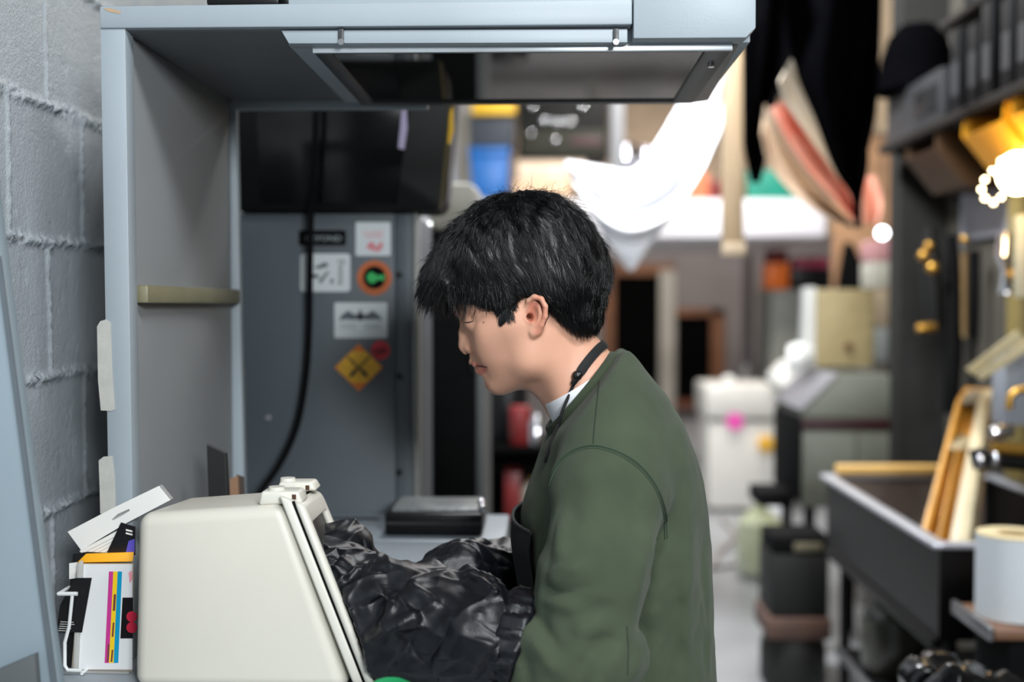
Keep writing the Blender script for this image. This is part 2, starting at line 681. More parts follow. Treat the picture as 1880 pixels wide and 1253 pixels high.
# doorways in the far wall
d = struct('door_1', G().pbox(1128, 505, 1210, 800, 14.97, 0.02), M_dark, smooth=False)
g = G()
g.pbox(1112, 484, 1240, 505, 14.9, 0.08).pbox(1108, 484, 1128, 770, 14.9, 0.08)
struct('door_frame', g, M_frame_wood, d, smooth=False)
struct('door_jamb', G().pbox(1211, 496, 1239, 770, 14.88, 0.08), M_pale_frame, d, smooth=False)
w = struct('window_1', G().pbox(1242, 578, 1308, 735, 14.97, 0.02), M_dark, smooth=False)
g = G()
g.pbox(1306, 568, 1330, 745, 14.9, 0.08).pbox(1240, 566, 1330, 580, 14.9, 0.08)
struct('window_frame', g, M_frame_wood, w, smooth=False)
struct('window_sill', G().pbox(1240, 735, 1332, 750, 14.85, 0.13), mat('sill_wood', (110, 62, 40)), w, smooth=False)

# ================================================================== the counter
CZ = 1.04
M_counter = mat('counter_laminate', (146, 154, 160), rough=0.4, var=0.05, scale=5)
t = thing('work_counter', 'pale grey counter under the cream glove box and the booth', 'counter', (-0.39, 1.7, 0))
G().box((-0.684, 1.12, CZ - 0.03), (-0.07, 2.24, CZ), 0.004).done('worktop', M_counter, t)
for sx in (-0.66, -0.12):
    for sy in (1.18, 2.18):
        G().box((sx - 0.02, sy - 0.02, 0), (sx + 0.02, sy + 0.02, CZ - 0.031), 0.003).done('leg', M_steel, t)

RZ = 1.085
g = G().box((-0.684, 1.985, CZ + .001), (-0.07, 2.238, RZ), 0.003)
g.box((-0.48, 1.72, CZ + .001), (-0.11, 1.9845, RZ), 0.003)
tag(g.done('raised_bench', mat('bench_pale', (150, 160, 168), rough=0.4, var=0.05, scale=5)), 'low pale grey raised bench on the counter in front of the sticker cabinet', 'bench')

# ================================================================== viewing booth
t = thing('viewing_booth', 'blue-grey metal print viewing booth with a light hood over the counter', 'booth', (-0.3, 1.7, CZ))
Z0 = CZ
f = 1.45


def px(u, v, Y, z=None):
    p = P(u, v, Y)
    if z is not None:
        p.z = z
    return p


vb = 1222  # where the counter top meets the booth's front plane
g = G().hexa([px(204, vb, f, Z0), px(248, vb, f, Z0), px(248, vb, f, Z0) + Vector((0, .03, 0)), px(204, vb, f, Z0) + Vector((0, .03, 0)),
              px(183, 12, f), px(229, 12, f), px(229, 12, f) + Vector((0, .03, 0)), px(183, 12, f) + Vector((0, .03, 0))], 0.0012)
g.done('front_post', M_booth, t)
zt = P(600, 48, f).z
g = G().hexa([P(183, 52, f - .003), P(1161, 45, f - .003), P(1161, 45, f - .003) + Vector((0, .04, 0)), P(183, 52, f - .003) + Vector((0, .04, 0)),
              P(182, 11, f - .003), P(1161, -2, f - .003), P(1161, -2, f - .003) + Vector((0, .04, 0)), P(182, 11, f - .003) + Vector((0, .04, 0))], 0.0025)
g.done('top_beam', M_booth, t)
G().pprism([(190, 16), (203, 15), (222, 21), (221, 25), (206, 23), (194, 19)], f - .0034, .0008).done('paint_chip', mat('bare_tan', (176, 150, 120), rough=0.8), t, smooth=False)
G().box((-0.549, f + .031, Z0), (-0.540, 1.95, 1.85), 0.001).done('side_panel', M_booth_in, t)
G().box((-0.549, f + .01, 1.851), (0.11, 1.95, 1.862), 0.001).done('top_panel', mat('underside_shade_grey', (98, 102, 105), rough=0.5), t)  # shade of the underside put into a darker grey
g = G().hexa([px(424, 1090, 1.95, Z0), px(451, 1090, 1.95, Z0), px(451, 1090, 1.95, Z0) + Vector((0, .02, 0)), px(424, 1090, 1.95, Z0) + Vector((0, .02, 0)),
              P(405, 180, 1.95), P(432, 180, 1.95), P(432, 180, 1.95) + Vector((0, .02, 0)), P(405, 180, 1.95) + Vector((0, .02, 0))], 0.001)
g.done('rear_post', M_booth, t)
G().box((-0.575, 1.945, 1.835), (-0.2, 1.965, 1.850), 0.001).done('rear_rail', M_booth, t)
zl = P(300, 543, 1.6).z
G().box((-0.541, f + .035, zl - .011), (-0.522, 1.94, zl + .013), 0.003).done('ledge', mat('ledge_olive', (120, 116, 92), rough=0.45), t)
# light hood
hz = 1.834
h = G().hexa([(-.331, 1.47, hz), (.262, 1.47, hz), (.262, 1.885, hz), (-.331, 1.885, hz),
              (-.331, 1.47, 1.95), (.262, 1.47, 1.95), (.262, 1.885, 1.95), (-.331, 1.885, 1.95)], 0.003).done('light_housing', M_booth, t)
G().hexa([P(516, 56, f + .004), P(1152, 53, f + .004), P(1152, 53, f + .004) + Vector((0, .03, 0)), P(516, 56, f + .004) + Vector((0, .03, 0)),
          P(530, 80, f + .004), P(1152, 78, f + .004), P(1152, 78, f + .004) + Vector((0, .03, 0)), P(530, 80, f + .004) + Vector((0, .03, 0))][::-1], 0.001).done('front_rail', M_booth, t)
M_hooddark = mat('hood_trim_dark', (52, 54, 56), rough=0.4)
o4 = [(-.300, 1.475, hz - .007), (.240, 1.475, hz - .007), (.240, 1.872, hz - .007), (-.300, 1.872, hz - .007)]
i4 = [(-.279, 1.490, hz - .007), (.207, 1.490, hz - .007), (.207, 1.850, hz - .007), (-.279, 1.850, hz - .007)]
G().frame(o4, i4, (0, 0, .007), 0.001).done('glass_frame', M_hooddark, h)
G().box((-.3, 1.472, hz - .009), (.24, 1.478, hz + .002), 0.001).done('bright_strip', mat('strip_alu', (190, 196, 200), rough=0.3, metal=0.4), h)
M_glass_dark = mat('smoked_glass', (16, 16, 15), rough=0.04, spec=1.0, var=0.05, coat=0.6)
G().box((-.28, 1.489, hz - .004), (.208, 1.851, hz - .001)).done('diffuser_glass', M_glass_dark, h, smooth=False)
for u in (626, 1131):
    q = P(u, 66, f + .002)
    G().box((q.x - .0035, f + .0005, q.z - .009), (q.x + .0035, f + .006, q.z + .009), 0.001).done('clip', M_hooddark, h)
    q = P(u, 77, f)
    G().cyl((q.x, f - .001, q.z), (q.x, f + .005, q.z), .004, seg=12).done('clip_screw', M_steel, h)
# right-hand end cap of the hood
zc = P(1270, 70, f - .006).z
xa, xb = P(1163, 40, f - .006).x, P(1388, 40, f - .006).x
G().prism([(xa, f - .006, zc), (xb - .012, f - .006, zc), (xb, f - .006, zc + .012), (xb, f - .006, zc + .10), (xa, f - .006, zc + .10)], (0, .035, 0), 0.002).done('end_cap', M_booth, h)
q = [(.241, 1.476, hz - .003), (xb - .014, 1.476, zc), (xb + .005, 1.89, zc), (.241, 1.89, hz - .003)]
G().prism([Vector(p) for p in q], (0, 0, .06), 0.002).done('end_underside', mat('end_warm_grey', (120, 120, 114), rough=0.4), h)
q = P(1303, 105, 1.56)
G().cyl((q.x + .002, 1.56, hz - .012), (q.x + .002, 1.56, hz + .01), .0045, seg=14).done('screw', M_chrome, h)

# things lying on top of the booth
g = G().pbox(378, -30, 512, 9, 1.50, .12, 0.004)
tag(g.done('black_case', M_black), 'flat black case lying on top of the booth', 'case')

# masking tape on the front post
M_tape = mat('masking_tape', (176, 176, 170), rough=0.8, var=0.08, scale=40, bump=0.25, bscale=140)


def tape(pts, label):
    g = G().prism([P(u, v, f - .0012) for u, v in pts], (0, .0011, 0))
    tag(g.done('masking_tape', M_tape, smooth=False), label, 'tape', 'tape strips on the booth post')


tape([(178, 600), (184, 590), (194, 587), (203, 592), (206, 680), (211, 752), (205, 755), (185, 754), (180, 700)], 'longer upper strip of masking tape on the booth post')
tape([(181, 846), (190, 839), (206, 838), (211, 880), (212, 938), (184, 944), (183, 900)], 'short lower strip of masking tape behind the white hang box')

# ================================================================== grey equipment cabinet with stickers
EY = 2.25
M_eq = mat('equipment_grey', (78, 86, 92), rough=0.5, var=0.06, scale=3)
M_eq2 = mat('equipment_edge', (120, 122, 120), rough=0.4, metal=0.4)
t = thing('equipment_cabinet', 'dark grey metal cabinet covered with stickers behind the booth', 'cabinet', (P(600, 800, EY).x, EY + .2, 0))
x0, x1 = P(425, 700, EY).x, P(726, 700, EY).x
ztop = P(600, 391, EY).z
G().box((x0, EY, 0), (x1, EY + .40, ztop), 0.003).done('body', M_eq, t)
x2 = P(757, 700, EY).x
G().box((x1 + .0005, EY + .003, 0), (x2, EY + .40, ztop), 0.002).done('side_flange', M_eq, t)
G().box((x2 + .0005, EY - .002, 0), (P(768, 700, EY).x, EY + .05, ztop), 0.002).done('edge_strip', M_eq2, t)
for v in (505, 692, 868):
    q = P(733, v, EY)
    G().cyl((q.x, EY - .003, q.z), (q.x, EY + .006, q.z), .006, seg=14).done('bolt', M_black, t)
q = P(493, 767, EY)
G().cyl((q.x, EY - .003, q.z), (q.x, EY + .002, q.z), .006, seg=14).done('bolt', M_chrome, t)

# black monitor standing on it
MY = 2.22
t = thing('monitor', 'large black monitor with rounded corners standing on the grey sticker cabinet', 'monitor', (P(620, 400, MY).x, MY + .1, ztop))
pts = [(432, 388), (800, 388), (811, 383), (817, 370), (838, 150), (432, 150)]
G().pprism(pts, MY, .13, 0.006).done('casing', mat('monitor_black', (8, 8, 9), rough=0.5, spec=0.18), t)
pts = [(478, 372), (728, 374), (752, 200), (752, 165), (468, 165)]
G().pprism(pts, MY - .002, .004, 0.001).done('screen', mat('monitor_glass', (9, 10, 11), rough=0.18, spec=0.3), t)
pts = [(806, 386), (813, 378), (836, 160), (827, 160)]
G().pprism(pts, MY - .003, .004, 0.0).done('edge_band', mat('aged_edge', (70, 62, 30), rough=0.3), t)
pts = [(826, 205), (832, 195), (833, 240), (826, 266), (822, 262)]
G().pprism(pts, MY - .004, .003, 0.0).done('yellow_strip', mat('yellow_strip', (214, 168, 40), rough=0.3), t)  # yellow reflection on the monitor edge, painted as a thin piece
pts = [(735, 232), (738, 200), (746, 196), (748, 235), (742, 275), (731, 272)]
G().pprism(pts, MY - .003, .003, 0.0).done('screen_reflection', mat('reflection_pale', (170, 160, 190), rough=0.4), t)  # pale reflection on the screen, painted as a thin piece

# its cable
path = [(582, 60, 2.30), (581, 170, 2.19), (577, 300, 2.185), (571, 400, 2.185), (569, 500, 2.20), (568, 600, 2.21), (562, 690, 2.21),
        (546, 780, 2.2), (515, 850, 2.17), (482, 898, 2.12), (440, 960, 2.05), (420, 1060, 2.02)]
pp = [P(*q) for q in path]
pp[-1].z = RZ + .007
sm = []
A = np.array([tuple(p) for p in pp])
for i in range(len(A) - 1):
    p0, p1, p2, p3 = A[max(i - 1, 0)], A[i], A[i + 1], A[min(i + 2, len(A) - 1)]
    for s in np.linspace(0, 1, 6, endpoint=False):
        sm.append(0.5 * ((2 * p1) + (-p0 + p2) * s + (2 * p0 - 5 * p1 + 4 * p2 - p3) * s * s + (-p0 + 3 * p1 - 3 * p2 + p3) * s ** 3))
sm.append(A[-1])
tag(G().tube(sm, .0062, 10).done('power_cord', M_blackmat), 'thick black power cord hanging in front of the monitor and stickers', 'cord')

# ------------------------------------------------------------------ stickers
SY = EY - .0012
M_ink = mat('ink_dark', (34, 38, 46), rough=0.7)
M_ink2 = mat('ink_grey', (92, 100, 106), rough=0.7)
M_inkf = mat('ink_faint', (168, 176, 180), rough=0.7)
M_inkr = mat('ink_red', (206, 130, 138), rough=0.7)
M_sw = mat('sticker_white', (206, 212, 214), rough=0.5, var=0.03)
M_sy = mat('sticker_yellow', (236, 180, 50), rough=0.5, var=0.08, scale=60)
M_so = mat('sticker_orange', (226, 122, 34), rough=0.5)
GRP = 'stickers on the grey cabinet'


def rrect(u0, v0, u1, v1, r=4, n=4):
    o = []
    for cu, cv, a0 in ((u1 - r, v1 - r, 0), (u0 + r, v1 - r, 90), (u0 + r, v0 + r, 180), (u1 - r, v0 + r, 270)):
        for k in range(n + 1):
            a = math.radians(a0 + 90 * k / n)
            o.append((cu + r * math.cos(a), cv + r * math.sin(a)))
    return o


def disc(cu, cv, r, n=36, rv=None):
    return [(cu + r * math.cos(2 * PI * k / n), cv + (rv or r) * math.sin(2 * PI * k / n)) for k in range(n)]


def sticker(pts, material, label):
    o = G().pprism(pts, SY, .0013).done('sticker', material, smooth=False)
    return tag(o, label, 'sticker', GRP)


def mark(name, pts, material, parent, lift=1):
    return G().pprism(pts, SY - .0004 * lift, .0004).done(name, material, parent, smooth=False)


PXM = EY / F
s = sticker(rrect(548, 423, 635, 451, 3), M_blackmat, 'narrow black sticker with pale capital letters')
text('lettering', 'BEYOND', P(594, 443, SY - .0002), 15 * PXM, mat('pale_print', (150, 160, 160)), s, width=66 * PXM)
s = sticker(rrect(653, 408, 717, 470, 3), M_sw, 'square white sticker with faint red print')
text('lettering', 'COMET', P(686, 432, SY - .0002), 11 * PXM, M_inkr, s, width=40 * PXM)
mark('red_drawing', [(672, 455), (678, 444), (688, 446), (690, 455), (700, 442), (704, 452), (696, 463), (682, 460)], M_inkr, s)
mark('underline', [(671, 434), (704, 434), (704, 436), (671, 436)], M_inkr, s)
s = sticker(rrect(552, 466, 643, 536, 6), M_sw, 'white sticker with black drawing and sideways lettering')
text('lettering', 'Donna', P(621, 476, SY - .0002), 17 * PXM, M_ink, s, rot=-PI / 2, align='LEFT', width=46 * PXM)
mark('black_bar', [(566, 503), (585, 505), (585, 511), (566, 510)], M_ink, s)
mark('black_bar', [(566, 486), (571, 488), (571, 504), (565, 504)], M_ink, s)
mark('brush_stroke', [(575, 492), (596, 482), (603, 484), (601, 490), (586, 494)], M_ink2, s)
mark('brush_stroke', [(584, 517), (600, 499), (605, 499), (594, 514), (590, 521)], M_ink2, s)
mark('brush_stroke', [(606, 513), (612, 512), (612, 521), (607, 521)], M_ink2, s)
s = sticker(disc(687.5, 510.5, 32), mat('sticker_rust', (184, 92, 36), rough=0.5, var=0.2, scale=30), 'round sticker with rust orange ring and green shape on black')
mark('black_disc', disc(687.5, 510, 21), M_blackmat, s)
mark('green_shape', [(673, 510), (676, 503), (683, 499), (690, 505), (699, 506), (706, 504), (705, 517), (696, 513), (690, 517), (684, 521), (677, 518)], mat('sticker_green', (36, 170, 84)), s, 2)
s = sticker(rrect(614, 556, 711, 621, 3), M_sw, 'white rectangular sticker with a dark winged emblem')
mark('wing', [(622, 589), (627, 579), (640, 570), (645, 575), (653, 578), (660, 581), (660, 586), (648, 588), (634, 587)], M_ink2, s)
mark('wing', [(702, 589), (696, 579), (684, 570), (678, 575), (671, 578), (664, 581), (664, 586), (676, 588), (690, 587)], M_ink2, s)
mark('emblem_body', disc(661.5, 582, 7, 16), M_ink, s, 2)
mark('emblem_tip', [(658, 577), (661.5, 567), (665, 577)], M_ink, s, 2)
for k in range(2):
    for a, b in ((624, 654), (668, 699)):
        mark('faint_line', [(a, 595 + 6 * k), (b, 595 + 6 * k), (b, 598 + 6 * k), (a, 598 + 6 * k)], M_inkf, s)
s = sticker([(658.5, 632), (703, 675), (658.5, 719), (614, 675)], M_so, 'orange and yellow diamond sticker with two crossed tools')
mark('yellow_field', [(645, 646), (672, 646), (697, 671), (697, 679), (672, 703), (645, 703), (620, 679), (620, 671)], M_sy, s)
M_olive = mat('ink_olive', (84, 76, 24))
for k in (-1, 1):
    mark('tool_handle', [(658.5 + k * 22, 656), (658.5 + k * 19, 654), (658.5 - k * 6, 679), (658.5 - k * 3, 682)], M_olive, s, 2)
    mark('tool_head', [(658.5 - k * 5, 677), (658.5 - k * 13, 683), (658.5 - k * 18, 691), (658.5 - k * 15, 694), (658.5 - k * 7, 688), (658.5 - k * 2, 681)], M_ink, s, 2)
s = sticker(disc(698.5, 643.5, 17.5), mat('sticker_red', (204, 34, 52), rough=0.4), 'small round red sticker beside the diamond sticker')
mark('dark_band', [(684, 642), (692, 640), (706, 637), (712, 643), (708, 650), (694, 653), (685, 650)], mat('sticker_darkred', (130, 16, 32)), s)

# ================================================================== things on the counter behind the box
BY = 2.02
t = thing('electric_hotplate', 'flat black electric box with a pale steel top on the counter by the wall', 'appliance', (P(805, 980, BY).x, BY + .06, RZ))
zb = RZ
xa, xb = P(706, 970, BY).x, P(886, 970, BY).x
zt_ = P(800, 943, BY).z
G().box((xa, BY, zb), (xb, BY + .15, zt_), 0.006).done('casing', M_black, t)
G().box((xa + .012, BY + .01, zt_), (xb - .008, BY + .14, zt_ + .006), 0.002).done('top_plate', mat('worn_plate', (130, 134, 134), rough=0.35, var=0.35, scale=60, metal=0.3), t)
G().box((xa + .001, BY - .002, zb + .022), (xb - .001, BY + .001, zb + .026)).done('seam_strip', mat('dark_grey_trim', (40, 42, 44)), t)
for k in range(2):
    q = P(884 - 4 * k, 932, BY)
    G().ball((q.x, BY + .02 + .05 * k, zt_ + .006), .008, 12, 8).done('knob', M_chrome, t)
g = G()
q0, q1 = P(606, 960, 2.19), P(700, 960, 2.19)
g.box((q0.x, 2.17, RZ), (q1.x, 2.20, q0.z), 0.005)
tag(g.done('black_bar', M_black), 'low black bar lying against the sticker cabinet left of the hotplate', 'bar')
# slim black notebook and envelopes standing behind the box
NY = 1.62
zc0 = CZ
g = G().hexa([px(389, 1000, NY, zc0), px(424, 1000, NY, zc0), px(436, 1000, NY + .03, zc0), px(401, 1000, NY + .03, zc0),
              P(379, 816, NY), P(414, 832, NY), P(418, 832, NY + .008), P(386, 815, NY + .008)], 0.001)
t = tag(g.done('notebook', mat('notebook_black', (22, 24, 24), rough=0.5), smooth=False), 'tall black notebook leaning upright behind the cream glove box', 'notebook')
g = G().hexa([px(424, 1000, NY + .05, zc0), px(447, 1000, NY + .05, zc0), px(447, 1000, NY + .056, zc0), px(424, 1000, NY + .056, zc0),
              P(422, 880, NY + .05), P(436, 874, NY + .05), P(438, 874, NY + .055), P(424, 880, NY + .055)])
tag(g.done('envelope', mat('kraft_tan', (136, 104, 80), rough=0.7), smooth=False), 'tan envelope standing just right of the black notebook', 'envelope')
g = G().hexa([px(438, 1000, NY + .07, zc0), px(458, 1000, NY + .07, zc0), px(458, 1000, NY + .085, zc0), px(438, 1000, NY + .085, zc0),
              P(434, 872, NY + .07), P(446, 876, NY + .07), P(448, 876, NY + .075), P(436, 872, NY + .075)])
tag(g.done('folder', mat('folder_brown', (66, 54, 46), rough=0.6), smooth=False), 'dark brown folder standing right of the tan envelope', 'folder')

# ================================================================== leaning board at the far left
g = G().prism([px(-170, 1340, 1.22, CZ), px(113, 1340, 1.22, CZ), P(0, 470, 1.22), P(-66, -40, 1.22), P(-175, -40, 1.22)], (0, .022, 0), 0.002)
t = tag(g.done('metal_panel', mat('panel_blue_grey', (138, 152, 161), rough=0.35, var=0.06, scale=3)), 'tall blue-grey metal panel leaning at the left edge', 'panel')
g = G().prism([px(103, 1340, 1.217, CZ + .002), px(113, 1340, 1.217, CZ + .002), P(0, 470, 1.217), P(-8, 470, 1.217)], (0, .003, 0))
g.done('edge_strip', mat('panel_edge', (92, 100, 106), rough=0.4), t)
g = G().prism([px(-60, 1345, 1.20, CZ), px(74, 1345, 1.20, CZ), P(62, 1203, 1.20), P(-20, 1238, 1.20)], (0, .012, 0), 0.001)
tag(g.done('dark_plate', mat('plate_dark', (84, 88, 90), rough=0.5)), 'small dark grey plate leaning against the blue-grey panel', 'plate')

# ================================================================== papers beside the box
RY = 1.40
# wire rack
t = thing('wire_rack', 'small white wire rack holding leaflets beside the block wall', 'rack', (P(150, 1200, RY).x, RY, CZ))
M_wire = mat('white_wire', (214, 216, 216), rough=0.35)
g = G().tube([P(107, 1091, RY - .02), P(142, 1091, RY - .02)], .0026, 8)
g.done('top_wire', M_wire, t)
G().tube([P(133, 1091, RY - .02), P(127, 1150, RY - .02), P(119, 1180, RY - .02), P(119, 1222, RY - .02), P(124, 1231, RY - .02), P(150, 1232, RY - .02)], .0022, 8).done('side_wire', M_wire, t)
q0, q1 = P(150, 1232, RY - .02), P(150, 1232, RY - .02)
G().tube([(q0.x, RY - .02, CZ + .003), (q0.x, RY + .045, CZ + .003)], .0022, 8).done('foot_wire', M_wire, t)
G().tube([P(107, 1091, RY - .02), Vector(P(107, 1091, RY - .02)) + Vector((0, .06, 0))], .0022, 8).done('side_wire', M_wire, t)


def leaf(name, pts, Y, material, label, cat, th=.0015, group=None, foot=False):
    o = G().pprism(pts, Y, th).done(name, material, smooth=False)
    return tag(o, label, cat, group)


M_leaf = mat('leaflet_black', (20, 20, 22), rough=0.45)
s = leaf('leaflet', [(138, 1062), (168, 1062), (150, 1162), (103, 1162), (110, 1112)], RY - .012, M_leaf, 'black leaflet with small white lettering slipped in the wire rack', 'leaflet')
for k in range(5):
    w_ = (30, 33, 25, 28, 24)[k]
    G().pprism([(111 - k, 1142 + 4 * k), (111 - k + w_ * .8, 1143 + 4 * k), (111 - k + w_ * .8, 1143.8 + 4 * k), (111 - k, 1142.8 + 4 * k)], RY - .0125, .0004).done('print_line', M_white, s, smooth=False)
leaf('leaflet', [(134, 1018), (160, 1014), (200, 1016), (160, 1240), (122, 1240), (126, 1100)], RY + .012, M_leaf, 'taller black leaflet standing behind the other in the rack', 'leaflet')
leaf('paper_slip', [(127, 1035), (143, 1033), (142, 1062), (127, 1064)], RY + .006, M_white, 'small white paper slip poking out above the black leaflets', 'paper')
g = G().hexa([P(141, 1034, RY + .004), P(244, 1032, RY + .004), P(244, 1032, RY + .030), P(141, 1034, RY + .030), P(158, 1017, RY + .008), P(246, 1014, RY + .008), P(246, 1014, RY + .024), P(158, 1017, RY + .024)], 0.001)
tag(g.done('folder', mat('folder_yellow', (240, 170, 30), rough=0.5)), 'bright yellow folder top sticking out of the tray', 'folder')
# plastic sleeve with the striped card
pts = [(146, 1034), (244, 1034), (244, 1240), (133, 1240)]
t = thing('document_tray', 'pale plastic document holder standing on the counter left of the glove box', 'tray', (P(190, 1240, RY).x, RY, CZ))
M_beige = mat('holder_beige', (186, 170, 150), rough=0.4)
pb = [px(133, 1240, RY - .004, CZ), px(244, 1240, RY - .004, CZ), P(244, 1036, RY - .004), P(146, 1036, RY - .004)]
pb[0].x, pb[1].x = P(133, 1240, RY).x, P(244, 1240, RY).x
G().prism(pb, (0, .004, 0), 0.0005).done('back', M_beige, t)
G().pprism([(141, 1036), (148, 1030), (151, 1040), (141, 1240), (133, 1240)], RY - .011, .007, 0.001).done('edge', mat('holder_edge', (176, 176, 172), rough=0.3), t)
z_ = P(180, 1232, RY).z
G().box((P(135, 1240, RY).x, RY - .012, CZ), (P(243, 1240, RY).x, RY - .004, z_ + .002), 0.001).done('lip', mat('holder_edge2', (150, 150, 148), rough=0.4), t)
M_card = mat('glossy_card', (222, 223, 224), rough=0.18, var=0.015)
s = leaf('striped_card', [(149, 1037), (243, 1037), (243, 1230), (141, 1230)], RY - .006, M_card, 'white card with magenta, yellow and blue stripes in the plastic holder', 'card', .0012)
for nm, c, a, b, e, f_ in (('magenta_stripe', (196, 60, 140), 200, 208, 192, 200), ('yellow_stripe', (240, 200, 40), 208, 216, 200, 208.5), ('blue_stripe', (20, 150, 190), 216, 224, 208.5, 217)):
    G().pprism([(a, 1050), (b, 1050), (f_, 1218), (e, 1218)], RY - .0064, .0005).done(nm, mat(nm, c, rough=0.2), s, smooth=False)
for k, (u0, v0, u1, v1) in enumerate(((196, 1184, 199, 1216), (203, 1194, 206, 1216), (205, 1144, 208, 1170), (207, 1092, 211, 1122))):
    G().pprism([(u0 + 2, v0), (u1 + 2, v0), (u1, v1), (u0, v1)], RY - .0068, .0004).done('fine_print', mat('stripe_print', (110, 60, 50)), s, smooth=False)
G().pprism([(225, 1098), (244, 1098), (244, 1173), (221, 1173)], RY - .0066, .0005).done('dark_photo', mat('photo_dark', (24, 20, 22), rough=0.2), s, smooth=False)
for cv in (1133, 1153):
    G().pprism(disc(242, cv, 10, 20), RY - .0070, .0004).done('red_blob', mat('photo_red', (190, 40, 66), rough=0.2), s, smooth=False)
G().pprism([(236, 1052), (242, 1048), (243, 1064), (238, 1072)], RY - .0066, .0004).done('pink_scrawl', mat('pink_scrawl', (226, 150, 160)), s, smooth=False)
# black card, white hang box, white flyer
s = leaf('card', [(222, 960), (248, 968), (248, 1020), (196, 1016)], RY + .020, mat('card_black', (24, 24, 28), rough=0.35), 'black card with a violet patch leaning behind the yellow folder', 'card')
G().pprism([(236, 994), (247, 990), (247, 1015), (231, 1015)], RY + .0195, .0006).done('violet_patch', mat('violet_patch', (88, 80, 190)), s, smooth=False)
for k in range(2):
    G().pprism([(231, 972 + 6 * k), (243, 975 + 6 * k), (243, 978 + 6 * k), (231, 975 + 6 * k)], RY + .0195, .0006).done('white_lettering', M_white, s, smooth=False)
s = leaf('flyer', [(146, 1012), (236, 964), (246, 985), (205, 1020), (160, 1030)], RY + .026, M_white, 'white printed flyer under the slanted white hang box', 'flyer')
for k in range(4):
    G().pprism([(160 + 5 * k, 1012 + 4 * k), (214 + 4 * k, 984 + 4 * k), (214 + 4 * k, 985 + 4 * k), (160 + 5 * k, 1013 + 4 * k)], RY + .0256, .0004).done('print_line', mat('faint_print', (170, 170, 172)), s, smooth=False)
outer = [(124, 977), (206, 934), (291, 893), (312, 919), (232, 961), (149, 1011)]
t = thing('hang_box', 'slim white carton with a hanger hole lying slanted over the papers', 'carton', P(220, 960, RY + .03))
hole_c = (222, 946)
hd = (math.cos(math.radians(-27)), math.sin(math.radians(-27)))
o6 = [P(u, v, RY + .029) for u, v in outer]


def hp(a, b):
    return P(hole_c[0] + hd[0] * a - hd[1] * b, hole_c[1] + hd[1] * a + hd[0] * b, RY + .029)


i6 = [hp(-19, 0), hp(-5, -4), hp(18, -3), hp(18, .5), hp(5, 2), hp(-19, 2.5)]
G().frame(o6, i6, (0, .002, 0)).done('face', M_white, t, smooth=False)
G().prism([Vector(p) + Vector((0, .0022, 0)) for p in o6], (0, .012, 0), 0.0005).done('carton_body', mat('carton_grey', (150, 150, 150)), t, smooth=False)

# ================================================================== the cream glove box
NYB, FYB = 1.33, 1.50
M_cream = mat('cream_plastic', (202, 198, 186), rough=0.42, var=0.03, scale=5, bump=0.04, bscale=400)
M_cream2 = mat('cream_plastic_light', (212, 209, 198), rough=0.38, var=0.02)
GB = thing('glove_box', 'cream plastic darkroom glove box with black sleeves on the counter', 'glove box', (P(440, 1282, 1.4).x, 1.41, CZ))


def pz(u, v, Y):
    p = P(u, v, Y)
    p.z = max(p.z, CZ)
    return p


zb = 1282
body = [px(243, zb, NYB, CZ + .001), px(640, zb, NYB, CZ + .001), px(690, 1200, FYB, CZ + .001), px(338, 1200, FYB, CZ + .001),
        P(250, 944, NYB), P(523, 927, NYB), P(560, 897, FYB), P(340, 914, FYB)]
G().hexa(body, 0.016, 5).done('body', M_cream, GB, angle=60)
A_, B_ = P(559, 929, NYB - .004), P(592, 905, FYB)
D_ = px(694, zb, NYB - .004, CZ + .001)
C_ = B_ + (D_ - A_)
C_.z = CZ + .001
Ap = P(538, 921, NYB - .004)
ex = Ap - A_


def lerp4(a, b):
    top = A_ + (B_ - A_) * a
    bot = D_ + (C_ - D_) * a
    return top + (bot - top) * b


ins = [lerp4(.09, .10), lerp4(.90, .10), lerp4(.90, .95), lerp4(.09, .95)]
G().frame([A_, B_, C_, D_], ins, ex, 0.0045).done('front_frame', M_cream2, GB, angle=50)
sh = ex * 1.06
q4 = [p + sh for p in (A_, B_, C_, D_)]
cen = sum(q4, Vector()) / 4
G().prism([cen + (p - cen) * 0.985 for p in q4], ex * 0.12).done('seam_gasket', M_blackmat, GB, smooth=False)
q4 = [p + ex * 1.14 for p in (A_, B_, C_, D_)]
for p in q4:
    p.z = max(p.z, CZ + .001)
G().prism(q4, ex * 1.1, 0.003).done('flange', M_cream2, GB, angle=50)
